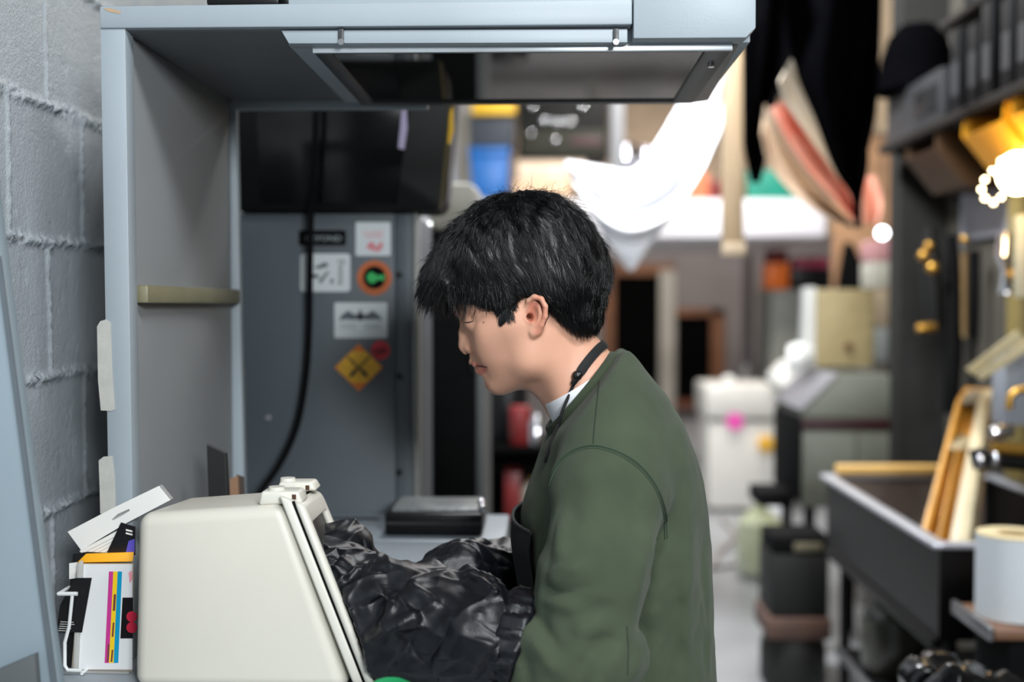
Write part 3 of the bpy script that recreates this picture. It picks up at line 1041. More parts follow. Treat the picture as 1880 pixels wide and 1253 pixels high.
# inner black cloth behind the opening
q4 = [lerp4(.05, .06) + ex * .8, lerp4(.95, .06) + ex * .8, lerp4(.95, .97) + ex * .8, lerp4(.05, .97) + ex * .8]
M_nylon = mat('black_nylon', (10, 12, 18), rough=0.40, var=0.15, scale=20, spec=0.42, bump=0.35, bscale=70)
G().prism(q4, ex * .15).done('cloth_panel', M_nylon, GB, smooth=False)
for (u0, v0, u1, v1, Y, bu) in ((474, 901, 556, 929, NYB + .012, 503), (507, 884, 581, 906, FYB - .05, 524)):
    l = G().hexa([P(u0, v1, Y), P(u1, v1 - 4, Y), P(u1, v1 - 4, Y) + Vector((0, .035, 0)), P(u0, v1, Y) + Vector((0, .035, 0)),
                  P(u0 + 5, v0 + 2, Y), P(u1 - 9, v0 + 2, Y), P(u1 - 9, v0 + 2, Y) + Vector((0, .035, 0)), P(u0 + 5, v0 + 2, Y) + Vector((0, .035, 0))], 0.0035, 3).done('latch', M_cream2, GB, angle=50)
    b = P(bu, v0 + 3, Y)
    G().cyl((b.x, Y + .014, b.z - .003), (b.x, Y + .014, b.z + .0045), .0105, .0095, 24).done('button', M_cream2, l)
    q = P(u1 - 20, v0 + 12, Y)
    G().box((q.x, Y - .0006, q.z - .003), (q.x + .005, Y + .001, q.z + .003)).done('slot', mat('rust_slot', (70, 40, 24)), l, smooth=False)
# scuffs on the lid
for (u, v, w_) in ((437, 922, 26), (450, 926, 18), (462, 919, 22)):
    pass

# green cap at the bottom edge
q = P(716, 1253, 1.2)
t = thing('green_tub', 'bright green plastic tub at the bottom edge in front of the glove box', 'tub', (q.x, 1.2, CZ))
r_ = 40 * 1.2 / F
G().lathe([(0, 0), (r_ * .85, 0), (r_, q.z - CZ - .012)], (q.x, 1.2, CZ), 32).done('cup', mat('green_plastic', (20, 120, 70), rough=0.35), t)
G().lathe([(0, q.z - CZ - .002), (r_ * .7, q.z - CZ), (r_ * 1.03, q.z - CZ - .004), (r_ * 1.05, q.z - CZ - .012), (r_ * .8, q.z - CZ - .013)], (q.x, 1.2, CZ), 32).done('lid', mat('green_lid', (26, 150, 88), rough=0.35), t)
# ================================================================== the shop behind
def one(name, g, m, label, cat, group=None, **k):
    return tag(g.done(name, m, **k), label, cat, group)


def T(name, label, cat, u, v, Y, z=0.0, group=None):
    p = P(u, v, Y)
    return thing(name, label, cat, (p.x, Y, z), group)


# ------------------------------------------------------------------ between the sticker cabinet and the person
CYB = 3.0
t = T('black_cabinet', 'tall black steel cabinet right of the sticker cabinet', 'cabinet', 820, 900, CYB)
x0, x1 = P(762, 700, CYB).x, P(874, 700, CYB).x
zc = P(820, 424, CYB).z
G().box((x0, CYB, 0), (x1, CYB + .5, zc), 0.004).done('body', M_blackmat, t)
G().box((x1 + .001, CYB - .002, 0), (P(885, 700, CYB).x, CYB + .5, zc), 0.003).done('side_panel', mat('cab_side', (78, 82, 82), rough=0.5), t)
q = P(868, 640, CYB)
G().cyl((q.x, CYB - .02, q.z - .06), (q.x, CYB - .02, q.z + .06), .006).done('handle', M_black, t)
t = T('beige_projector', 'rounded beige machine housing on top of the black cabinet', 'machine', 830, 420, CYB + .05, zc)
G().pprism([(786, 423), (884, 423), (890, 380), (880, 350), (862, 335), (800, 335), (786, 350)], CYB + .05, .36, 0.012).done('housing', mat('beige_housing', (176, 172, 160), rough=0.5), t)
G().pprism([(868, 352), (880, 358), (884, 400), (870, 402)], CYB + .046, .006, 0.001).done('side_vent', mat('pale_vent', (206, 200, 190)), t)
one('chrome_lamp', G().ball(tuple(P(779, 409, 2.9) + Vector((0, .12, 0))), (.018, .03, .012)), M_chrome, 'small chrome knob lamp glinting left of the beige housing', 'lamp')
bpy.data.objects['chrome_lamp'].location.z = zc + .001

# dark trolley with red things, glints
SYB = 4.2
t = T('tool_trolley', 'dark trolley with two shelves behind the black cabinet and the person', 'trolley', 950, 900, SYB)
xa, xb = P(886, 800, SYB).x, P(1060, 800, SYB).x
for k, v in enumerate((1180, 960, 825)):
    z = P(900, v, SYB).z
    G().box((xa, SYB, z - .02), (xb, SYB + .5, z), 0.004).done('shelf', M_dark if k else M_blackmat, t)
for x in (xa + .012, xb - .012):
    for y in (SYB + .012, SYB + .488):
        G().box((x - .011, y - .011, 0), (x + .011, y + .011, P(900, 825, SYB).z - .021)).done('post', M_blackmat, t, smooth=False)
G().box((xa + .003, SYB + .502, .05), (xb - .003, SYB + .512, P(900, 825, SYB).z)).done('dark_backing', M_blackmat, t, smooth=False)  # black sheet added so the view between the shelves stays dark
zs1, zs2 = P(900, 960, SYB).z, P(900, 825, SYB).z


def pb(u0, v0, u1, Y, d, zb, bev=0.004):
    """box standing at height zb, its top edge seen at v0"""
    vm = (v0 + 900) / 2
    a, b = P(u0, v0, Y), P(u1, v0, Y)
    return G().box((a.x, Y, zb + .001), (b.x, Y + d, a.z), bev)


M_red = mat('red_enamel', (110, 26, 26), rough=0.4, var=0.2)
one('toolbox', pb(926, 868, 956, SYB + .03, .2, zs1), M_red, 'small red toolbox on the lower shelf of the dark trolley', 'box')
one('red_can', G().cyl((P(953, 0, SYB).x, SYB + .12, zs2 + .001), (P(953, 0, SYB).x, SYB + .12, zs2 + .15), .04, bevel=.006), M_red, 'red tin can on the top shelf of the dark trolley', 'can')
one('black_drum', G().cyl((P(900, 0, SYB).x + .05, SYB + .3, zs2 + .001), (P(900, 0, SYB).x + .05, SYB + .3, zs2 + .24), .085, bevel=.01), M_black, 'black drum on the top shelf of the dark trolley', 'drum')
one('jar', G().lathe([(0, 0), (.035, 0), (.035, .09), (.024, .11), (.024, .13), (0, .13)], (P(985, 0, SYB).x, SYB + .1, zs2 + .001)), M_chrome, 'chrome jar beside the red can on the trolley', 'jar')
one('jar', G().lathe([(0, 0), (.04, 0), (.04, .10), (.028, .12), (.028, .13), (0, .13)], (P(973, 0, SYB).x, SYB + .1, zs1 + .001)), mat('pale_jar', (200, 196, 180), rough=0.3), 'pale jar on the lower trolley shelf right of the red toolbox', 'jar')
one('tan_tin', G().cyl((P(990, 0, SYB).x, SYB + .25, zs1 + .001), (P(990, 0, SYB).x, SYB + .25, zs1 + .13), .045, bevel=.005), mat('tan_tin', (190, 150, 90)), 'tan tin at the back of the lower trolley shelf', 'tin')
one('red_bucket', G().lathe([(0, 0), (.10, 0), (.125, .22), (.13, .225), (.12, .22), (.095, .02), (0, .02)], (P(975, 0, SYB).x, SYB + .25, P(900, 1180, SYB).z + .001)), M_red, 'red bucket on the bottom shelf of the dark trolley', 'bucket')

# ------------------------------------------------------------------ mezzanine with stored boxes
MZ = 9.0
zm = P(1200, 366, MZ).z
t = T('storage_loft', 'long white storage loft edge across the back of the shop', 'loft', 1150, 400, MZ, P(1200, 436, MZ).z)
M_loft = mat('loft_white', (232, 230, 236), rough=0.55, var=0.02)
x0, x1 = -0.66, P(1516, 400, MZ).x
G().box((x0, MZ, P(1200, 435, MZ).z), (x1, MZ + 2.6, zm), 0.01).done('edge_board', M_loft, t)
for x in (x0 + .1, P(1108, 0, MZ).x):
    G().box((x - .05, MZ + 2.0, 0), (x + .05, MZ + 2.1, P(1200, 435, MZ).z - .002)).done('post', M_pale_frame, t, smooth=False)


def onloft(name, u0, v0, u1, m, label, cat, dy=.05, d=.5, z0=None, group=None, bev=0.008):
    Y = MZ + dy
    a, b = P(u0, v0, Y), P(u1, v0, Y)
    g = G().box((a.x, Y, (zm if z0 is None else z0) + .001), (b.x, Y + d, a.z), bev)
    return one(name, g, m, label, cat, group), a.z


M_peach = mat('peach_card', (226, 190, 156), rough=0.7, var=0.1, scale=6)
GB2 = 'boxes stored on the white loft'
b1, zb1 = onloft('storage_box', 946, 330, 1044, M_peach, 'peach carton on the white loft just above the person', 'box', group=GB2)
b2, zb2 = onloft('storage_box', 950, 293, 1075, mat('peach_card2', (232, 206, 180), rough=0.7), 'paler peach carton on top of the lower peach carton', 'box', z0=zb1, group=GB2)
t = T('blue_bin', 'bright blue plastic bin on the loft left of the peach cartons', 'bin', 900, 365, MZ, zm)
G().pprism([(868, 366), (932, 366), (934, 276), (862, 276)], MZ + .02, .4, 0.015).done('bin_body', mat('blue_plastic', (14, 96, 170), rough=0.4), t)
G().pbox(860, 270, 936, 284, MZ + .0, .44, 0.01).done('rim', mat('blue_plastic', (14, 96, 170)), t)
onloft('tan_board', 850, 205, 862, mat('tan_grey', (150, 144, 128)), 'narrow grey-tan board standing left of the blue bin', 'board', dy=.1, d=.1)
zbb = P(900, 268, MZ).z
b3, zb3 = onloft('navy_box', 862, 212, 944, mat('navy_box', (46, 52, 62), rough=0.6), 'dark slate box stacked on the blue bin', 'box', dy=.05, d=.4, z0=zbb)
onloft('yellow_tray', 866, 186, 946, mat('yellow_paint', (226, 178, 30), rough=0.5), 'flat yellow tray on top of the dark slate box', 'tray', dy=.0, d=.45, z0=zb3)
# black control unit on the cartons
t = T('control_unit', 'black electronic control unit with round knobs standing on the peach cartons', 'equipment', 1035, 290, MZ, zb2)
a, b = P(950, 120, MZ), P(1118, 120, MZ)
G().box((a.x, MZ + .02, zb2 + .001), (b.x, MZ + .5, a.z), 0.01).done('case', mat('unit_black', (14, 14, 12), rough=0.6, spec=0.2), t)
G().pbox(958, 238, 1112, 284, MZ + .012, .02, 0.004).done('lower_panel', mat('unit_olive', (44, 44, 36), rough=0.6, spec=0.2), t)
G().pbox(1048, 252, 1104, 266, MZ + .006, .02, 0.002).done('red_label', mat('unit_red', (60, 30, 34)), t)
for (u, v, r) in ((1000, 222, 9), (1024, 226, 9), (1047, 225, 9), (978, 195, 8), (1070, 195, 8), (1020, 258, 7), (975, 246, 6)):
    q = P(u, v, MZ)
    G().cyl((q.x, MZ - .03, q.z), (q.x, MZ + .02, q.z), r * MZ / F * .62, seg=18, bevel=.006).done('knob', M_chrome, t)
onloft('steel_upright', 1122, 120, 1146, mat('steel_grey', (128, 130, 134), rough=0.5), 'tall grey steel upright standing right of the black control unit', 'board', dy=.02, d=.2)
# glints: chrome pots
for k, (u, v, r) in enumerate(((1138, 250, 20), (1160, 272, 18), (1150, 305, 22), (1180, 255, 14))):
    pass
onloft('grey_crate', 1146, 290, 1240, mat('crate_grey', (110, 112, 122), rough=0.5), 'grey crate on the loft behind the white cloth', 'crate', dy=.3, d=.4)
zcr = P(1146, 290, MZ + .3).z
for k, (u, r) in enumerate(((1150, .085), (1187, .07), (1217, .06))):
    q = P(u, 280, MZ + .5)
    one('steel_pot', G().lathe([(0, 0), (r, 0), (r, r * 1.5), (r * 1.05, r * 1.55), (r * .92, r * 1.5), (r * .9, .01), (0, .01)], (q.x, MZ + .5, zcr + .001)), M_chrome,
        ('largest shiny steel pot on the grey crate', 'middle shiny steel pot on the grey crate', 'smallest shiny steel pot on the grey crate')[k], 'pot', 'steel pots on the grey crate')
onloft('storage_box', 1250, 318, 1302, mat('orange_card', (196, 112, 76), rough=0.7), 'orange-brown carton on the loft right of the white cloth', 'box', group=GB2)
onloft('storage_box', 1304, 330, 1322, M_red, 'narrow red box beside the orange-brown carton on the loft', 'box', group=GB2)
onloft('storage_box', 1372, 312, 1475, mat('teal_plastic', (24, 130, 110), rough=0.5), 'teal green box on the loft behind the hanging black garment', 'box', group=GB2)
onloft('storage_box', 1340, 325, 1368, mat('brown_card', (150, 96, 66), rough=0.7), 'brown carton on the loft left of the teal box', 'box', group=GB2)
for k, (u0, v0, u1, c, lb) in enumerate(((1560, 250, 1650, (206, 160, 120), 'tan carton stack at the far right behind the hanging print sheets'),)):
    Y = 10.5
    a, b = P(u0, v0, Y), P(u1, v0, Y)
    one('carton_stack', G().box((a.x, Y, 0), (b.x, Y + .6, a.z), .01), mat('tan_card', c, rough=0.7, var=0.25, scale=5), lb, 'carton')

# ------------------------------------------------------------------ hanging things
HY = 4.6
M_cloth = mat('white_cloth', (236, 236, 240), rough=0.85, var=0.01, bump=0.08, bscale=60)
cloth_rows = [([(1040, 296), (1100, 306), (1162, 312), (1206, 262), (1246, 195), (1300, 110), (1326, 60)], .10),
              ([(1041, 300), (1100, 330), (1168, 340), (1222, 298), (1268, 228), (1310, 140), (1327, 90)], -.05),
              ([(1043, 308), (1101, 350), (1170, 364), (1234, 326), (1284, 256), (1318, 175), (1328, 122)], -.06),
              ([(1046, 318), (1102, 362), (1168, 380), (1234, 345), (1287, 272), (1319, 195), (1328, 150)], .02),
              ([(1054, 335), (1106, 388), (1166, 408), (1236, 378), (1290, 304), (1321, 228), (1329, 190)], -.05),
              ([(1064, 352), (1110, 406), (1162, 426), (1228, 398), (1280, 326), (1316, 255), (1328, 215)], -.06),
              ([(1080, 385), (1116, 428), (1160, 446), (1212, 424), (1258, 362), (1296, 300), (1318, 260)], .06),
              ([(1104, 424), (1130, 458), (1159, 472), (1190, 452), (1222, 408), (1252, 362), (1276, 330)], .05),
              ([(1140, 474), (1149, 490), (1158, 497), (1168, 489), (1180, 470), (1192, 452), (1204, 434)], .08)]
rows = [[P(u, v, HY + dy_ + .04 * math.sin(k_ * 1.7)) for k_, (u, v) in enumerate(r_)] for r_, dy_ in cloth_rows]
one('hanging_cloth', G().sheet(rows, .004, 48, 60), M_cloth, 'large white cloth hanging in draped folds behind the person', 'cloth')
M_wood = mat('pale_wood', (140, 120, 94), rough=0.6, var=0.2, scale=5, stretch=(6, 6, .6))
t = T('hanging_batten', 'pale wooden batten hanging beside the white cloth', 'batten', 1345, 470, 4.3, P(1345, 468, 4.3).z)
G().hexa([P(1326, 462, 4.3), P(1366, 462, 4.3), P(1366, 462, 4.3) + Vector((0, .03, 0)), P(1326, 462, 4.3) + Vector((0, .03, 0)),
          P(1330, -20, 4.3), P(1362, -20, 4.3), P(1362, -20, 4.3) + Vector((0, .03, 0)), P(1330, -20, 4.3) + Vector((0, .03, 0))], .004).done('board', M_wood, t)
G().pbox(1327, 446, 1370, 470, 4.29, .05, .004).done('end_block', mat('pale_wood2', (150, 134, 112), rough=0.6), t)

KY = 3.7
M_blackcloth = mat('black_cloth', (4, 4, 5), rough=0.95, var=0.1, spec=0.0)


def garment(name, left, right, Y, label, n=9):
    rows = []
    for (ul, vl), (ur, vr) in zip(left, right):
        rows.append([P(ul + (ur - ul) * s, vl + (vr - vl) * s, Y + .06 * math.sin(s * 9 + vl * .01)) for s in np.linspace(0, 1, n)])
    return one(name, G().sheet(rows, .012, 36, 36), M_blackcloth, label, 'garment', 'black garments hung up in the shop')


garment('hanging_garment', [(1358, -40), (1360, 100), (1362, 190), (1366, 260), (1378, 320), (1382, 336)], [(1450, -40), (1450, 90), (1446, 140), (1420, 200), (1402, 300), (1392, 336)], KY + .75, 'narrower black garment hanging beside the wooden batten')
garment('hanging_garment', [(1440, -40), (1446, 60), (1462, 130), (1500, 220), (1535, 310), (1566, 360), (1573, 418)], [(1618, -40), (1612, 100), (1606, 200), (1596, 260), (1588, 320), (1580, 360), (1579, 418)], KY - .1, 'wide black garment hanging to a point over the print sheets')


def psheet(left, right, Y, m, label, bow=.08):
    rows = []
    k = len(left)
    for i, ((ul, vl), (ur, vr)) in enumerate(zip(left, right)):
        rows.append([P(ul + (ur - ul) * s, vl + (vr - vl) * s, Y + bow * math.sin(PI * s) + .05 * i / k) for s in np.linspace(0, 1, 5)])
    return one('hanging_sheet', G().sheet(rows, .003, 20, 28), m, label, 'sheet', 'curling sheets hung under the black garment')


M_cream_p = mat('cream_paper', (206, 194, 176), rough=0.75, var=0.06, scale=3)
psheet([(1430, 150), (1440, 185), (1470, 230), (1505, 280), (1540, 330)], [(1452, 108), (1490, 150), (1512, 200), (1525, 260), (1548, 330)], KY + .05, M_cream_p, 'uppermost cream print sheet curling under the black garment')
psheet([(1412, 200), (1440, 250), (1480, 310), (1530, 365), (1572, 412)], [(1438, 186), (1480, 240), (1520, 290), (1552, 340), (1578, 400)], KY + .20, mat('coral_paper', (200, 108, 82), rough=0.7, c2=(222, 176, 156), scale=4, detail=1), 'coral orange print sheet between two cream sheets')
psheet([(1398, 245), (1412, 300), (1450, 350), (1510, 395), (1560, 418)], [(1404, 192), (1440, 262), (1486, 330), (1534, 380), (1572, 416)], KY + .35, mat('tan_paper', (196, 172, 146), rough=0.75), 'lowest tan print sheet with a long curved edge')
bn = psheet([(1608, -40), (1604, 90), (1600, 240)], [(1700, -40), (1690, 90), (1660, 250)], 6.2, mat('backdrop_tan', (196, 172, 142), rough=0.8, var=0.12, scale=3), 'tall tan backdrop added for the lit warm wall behind the black hat', .05)
bn.name = 'hanging_backdrop'  # added tan backdrop gives the tone of the lit warm wall
del bn['group']
bn['category'] = 'backdrop'
psheet([(1580, 330), (1584, 370), (1584, 410)], [(1606, 320), (1620, 370), (1612, 412)], KY + .6, mat('pink_paper', (224, 168, 146), rough=0.7), 'small pinkish sheet hanging right of the black point')

# ------------------------------------------------------------------ washer and floor clutter
WY = 8.2
t = T('white_machine', 'white enamel floor machine with a pink sticker in the aisle', 'machine', 1360, 940, WY)
M_enamel = mat('white_enamel', (226, 222, 214), rough=0.35, var=0.03)
a, b = P(1297, 700, WY), P(1428, 700, WY)
zt = P(1350, 768, WY).z
G().box((a.x + .02, WY + .02, .03), (b.x - .01, WY + .6, zt), .012).done('body', M_enamel, t)
G().box((a.x, WY, zt + .001), (b.x, WY + .62, P(1350, 708, WY).z), .02).done('top', M_enamel, t)
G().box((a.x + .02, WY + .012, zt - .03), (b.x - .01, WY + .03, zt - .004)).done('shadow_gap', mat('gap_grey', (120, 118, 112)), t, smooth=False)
q = P(1349, 774, WY)
G().cyl((q.x, WY - .002, q.z), (q.x, WY + .021, q.z), 16 * WY / F, seg=22).done('pink_sticker', mat('pink_sticker', (240, 90, 180), rough=0.5), t)
q = P(1406, 815, WY)
G().cyl((q.x, WY - .03, q.z), (q.x, WY + .021, q.z), 15 * WY / F, seg=22, bevel=.008).done('yellow_dial', mat('yellow_dial', (230, 176, 60), rough=0.5), t)
for (u, w_) in ((1310, 0), (1415, 0)):
    q = P(u, 940, WY)
    G().cyl((q.x, WY + .1, 0), (q.x, WY + .1, .031), .03).done('foot', M_black, t)
q = P(1330, 700, WY)
one('white_bundle', G().lathe([(0, 0), (.04, 0), (.05, .03), (.03, .055), (0, .06)], (P(1350, 0, WY).x, WY + .2, P(1350, 708, WY).z + .001)), M_white, 'small white bundle on top of the white machine', 'bundle')
JY = 6.3
q = P(1395, 1075, JY)
t = thing('jerrycan', 'translucent pale plastic jerrycan on the floor by the white machine', 'jerrycan', (q.x, JY, 0))
M_jug = mat('jug_plastic', (206, 208, 196), rough=0.35, c2=(190, 196, 150), scale=2)
G().lathe([(0, 0.0), (.10, 0.0), (.125, .03), (.13, .20), (.12, .30), (.06, .36), (.035, .38), (.035, .42), (0, .42)], (q.x, JY, 0), 28).done('jug_body', M_jug, t)
G().cyl((q.x, JY, .40), (q.x, JY, .45), .04, bevel=.006).done('cap', M_white, t)
q = P(1418, 1010, 6.9)
one('white_bag', G().ball((q.x, 6.9, .16), (.13, .14, .16)), mat('white_bag', (214, 216, 220), rough=0.6, bump=0.3, bscale=30), 'crumpled white bag on the floor behind the jerrycan', 'bag')
pts = [P(u, v, Y) for u, v, Y in ((1330, 0, 7.9), (1360, 0, 7.3), (1330, 0, 6.9), (1310, 0, 6.4), (1360, 0, 6.5), (1400, 0, 7.2))]
one('floor_cable', G().tube([(p.x, p.y, .012) for p in pts], .012, 8), mat('cable_grey', (150, 140, 132)), 'pale cable looping over the aisle floor', 'cable')
# pillar press in the back
PY = 12.2
t = T('drill_press', 'dark grey drill press standing in front of the far wall', 'press', 1378, 900, PY)
a = P(1378, 690, PY)
G().box((a.x - .2, PY, 0), (a.x + .2, PY + .4, P(0, 700, PY).z), .01).done('pedestal', mat('press_dark', (58, 58, 60), rough=0.5), t)
G().cyl((a.x, PY + .2, P(0, 700, PY).z), (a.x, PY + .2, P(0, 668, PY).z), .22, .07).done('base', mat('press_dark', (0, 0, 0)), t)
G().cyl((a.x, PY + .2, P(0, 668, PY).z), (a.x, PY + .2, P(0, 450, PY).z), .055).done('column', mat('press_col', (84, 80, 80), rough=0.4), t)
# grey locker with orange box, red box, black bag
LY = 9.6
zl = P(1460, 532, LY).z
t = T('grey_locker', 'grey-green steel locker behind the white machine', 'locker', 1450, 700, LY)
G().box((P(1420, 0, LY).x, LY, 0), (P(1620, 0, LY).x, LY + .6, zl), .01).done('body', mat('locker_grey', (116, 116, 108), rough=0.5), t)
G().pbox(1426, 545, 1486, 700, LY - .012, .012, .004).done('door', mat('locker_door', (124, 124, 116), rough=0.5), t)
t = T('orange_box', 'bright orange box with a dark red lid on the grey locker', 'box', 1435, 530, LY, zl)
G().box((P(1414, 0, LY).x, LY + .05, zl + .001), (P(1455, 0, LY).x, LY + .3, P(0, 484, LY).z), .01).done('box_body', mat('orange_box', (214, 100, 10), rough=0.5), t)
G().box((P(1417, 0, LY).x, LY + .05, P(0, 483, LY).z), (P(1453, 0, LY).x, LY + .3, P(0, 460, LY).z), .01).done('lid', mat('dark_red', (100, 14, 20), rough=0.5), t)
t = T('tool_case', 'black tool case with a dark pink lid on the grey locker', 'case', 1500, 530, LY, zl)
G().box((P(1462, 0, LY).x, LY + .05, zl + .001), (P(1534, 0, LY).x, LY + .3, P(0, 494, LY).z), .01).done('case_body', M_black, t)
G().box((P(1466, 0, LY).x, LY + .05, P(0, 493, LY).z), (P(1530, 0, LY).x, LY + .3, P(0, 474, LY).z), .01).done('lid', mat('dark_pink', (140, 40, 66), rough=0.5), t)
g = G().hexa([px(1538, 0, LY, zl + .001), px(1612, 0, LY, zl + .001), px(1612, 0, LY + .35, zl + .001), px(1538, 0, LY + .35, zl + .001),
              px(1552, 0, LY + .1, P(0, 446, LY).z), px(1570, 0, LY + .1, P(0, 446, LY).z), px(1570, 0, LY + .2, P(0, 446, LY).z), px(1552, 0, LY + .2, P(0, 446, LY).z)], .02)
one('peaked_bag', g, M_blackmat, 'black peaked bag standing right of the tool case on the locker', 'bag')

# ------------------------------------------------------------------ grey processor with a sloped lid
GY = 4.75
zbm = P(1560, 932, GY).z
t = T('print_processor', 'grey print processor with a sloped lid and dark red band', 'machine', 1560, 930, GY, 0)
M_proc = mat('processor_grey', (96, 98, 88), rough=0.5, var=0.05)
xl, xr = P(1474, 800, GY).x, P(1640, 800, GY).x
zt1, zt2 = P(0, 752, GY).z, P(0, 686, GY).z
G().box((xl, GY, zbm), (xr, GY + .55, P(0, 786, GY).z), .004).done('body', M_proc, t)
G().box((xl - .006, GY - .006, P(0, 785, GY).z), (xr, GY + .56, P(0, 766, GY).z), .004).done('red_band', mat('dark_band', (44, 12, 16), rough=0.5), t)
xk = P(1545, 0, GY).x
G().prism([(xl, GY, P(0, 765, GY).z), (xr, GY, P(0, 765, GY).z), (xr, GY, zt2), (xk, GY, zt2), (xl, GY, zt1)], (0, .55, 0), .004).done('upper_body', M_proc, t)
nrm = Vector((zt1 - zt2, 0, xk - xl)).normalized() * .012
G().prism([(xl - .004, GY - .004, zt1), (xk, GY - .004, zt2), (xk, GY + .556, zt2), (xl - .004, GY + .556, zt1)], nrm, .003).done('sloped_lid', mat('lid_pale', (140, 138, 142), rough=0.35), t)
G().box((xl - .012, GY + .01, zbm + .02), (xl - .001, GY + .54, zt1 - .03), .003).done('side_panel', M_blackmat, t)
G().box((P(1581, 0, GY).x - .002, GY - .002, zbm + .01), (P(1581, 0, GY).x + .002, GY + .001, P(0, 787, GY).z)).done('door_seam', M_black, t, smooth=False)
for x in (xl + .04, xr - .04):
    for y in (GY + .05, GY + .5):
        G().box((x - .02, y - .02, 0), (x + .02, y + .02, zbm - .001)).done('leg', M_black, t, smooth=False)
G().box((xl - .16, GY + .1, P(0, 932, GY).z + .001), (xl - .014, GY + .35, P(0, 905, GY).z), .006).done('output_tray', M_blackmat, t)

# beige cabinet on the processor, papers round it
t = T('beige_cabinet', 'beige metal cabinet with a small brown knob standing on the processor', 'cabinet', 1560, 680, GY + .38, zt2)
G().box((P(1506, 0, GY + .38).x, GY + .38, zt2 + .014), (P(1612, 0, GY + .38).x, GY + .54, P(0, 532, GY + .38).z), .008).done('body', mat('beige_metal', (178, 160, 116), rough=0.5), t)
q = P(1556, 636, GY + .38)
G().cyl((q.x, GY + .35, q.z), (q.x, GY + .381, q.z), .018, bevel=.004).done('knob', mat('brown_knob', (110, 76, 40)), t)
WS = GY + .40
zw0, zw1 = P(0, 668, WS).z, P(0, 528, WS).z
xw0, xw1, xw2 = P(1478, 0, WS).x, P(1485, 0, WS).x, P(1503, 0, WS).x
g = G().hexa([(xw0, WS, zw0), (xw2, WS, zw0), (xw2, WS + .1, zw0), (xw0, WS + .1, zw0), (xw1, WS, zw1), (xw2, WS, zw1), (xw2, WS + .1, zw1), (xw1, WS + .1, zw1)], .003)
one('white_sheet', g, M_white, 'upright white paper board against the left side of the beige cabinet', 'paper')
q = P(1470, 655, GY + .55)
one('paper_wad', G().sheet([[P(1448, 640, GY + .32), P(1470, 634, GY + .32), P(1492, 640, GY + .32)], [P(1446, 660, GY + .26), P(1470, 655, GY + .22), P(1494, 658, GY + .26)], [P(1452, 690, GY + .28), P(1470, 682, GY + .24), P(1488, 672, GY + .27)]], .03, 20, 20, wob=.04), M_white,
    'crumpled white paper leaning beside the beige cabinet', 'paper')
one('paper_pile', G().sheet([[P(1430, 668, WY + .3), P(1464, 664, WY + .3), P(1490, 672, WY + .3)], [P(1414, 682, WY + .2), P(1446, 678, WY + .1), P(1480, 700, WY + .1)], [P(1410, 688, WY - .06), P(1440, 716, WY - .10), P(1466, 728, WY - .06)]], .035, 20, 20, wob=.05), M_white,
    'drooping white paper pile over the right end of the white machine', 'paper')
t = T('pale_shelf', 'pale narrow shelf rack at the foot of the grey pilaster', 'rack', 1625, 690, 5.6, 0)
for k, (v0, v1, c) in enumerate(((440, 480, (206, 150, 150)), (480, 530, (200, 196, 180)), (532, 600, (188, 168, 140)), (602, 668, (166, 172, 170)))):
    G().pbox(1600, v0, 1645, v1, 5.6, .2, .01).done('bundle', mat('bundle%d' % k, c, rough=0.7), t)
G().box((P(1600, 0, 5.6).x, 5.58, 0), (P(1645, 0, 5.6).x, 5.82, P(0, 669, 5.6).z), .006).done('stand', mat('stand_pale', (150, 144, 138)), t)

# ------------------------------------------------------------------ stack left of the sink
KY2 = 4.25
t = T('barrel', 'dark olive barrel on the floor under the wooden lid', 'barrel', 1480, 1250, KY2)
xc = P(1480, 0, KY2).x
zl0 = P(0, 1168, KY2).z
G().lathe([(0, 0), (.09, 0), (.125, .06), (.125, zl0 - .05), (.11, zl0), (0, zl0)], (xc, KY2 + .14, 0)).done('barrel_body', mat('barrel_dark', (20, 20, 16), rough=0.6), t)
one('wooden_block', G().box((xc - .12, KY2 + .02, zl0 + .001), (xc + .12, KY2 + .30, zl0 + .085), .01), mat('brown_wood', (88, 64, 54), rough=0.55, var=0.15), 'brown wooden block lying on the dark olive barrel', 'block')
z1 = zl0 + .086
one('dark_crate', G().box((xc - .105, KY2 + .03, z1), (xc + .11, KY2 + .28, z1 + .235), .006), mat('crate_dark', (14, 14, 12), rough=0.7), 'dark crate stacked on the brown wooden block', 'crate')
z2 = z1 + .236
t = thing('black_drawer_box', 'black drawer box on top of the dark crate with a pale handle strip', 'box', (xc, KY2 + .15, z2))
G().box((xc - .10, KY2 + .04, z2), (xc + .115, KY2 + .28, zbm - .03), .006).done('box_body', M_blackmat, t)
G().box((xc - .02, KY2 + .03, z2 + .015), (xc + .085, KY2 + .041, z2 + .045), .003).done('handle_strip', mat('strip_tan', (110, 104, 84)), t)

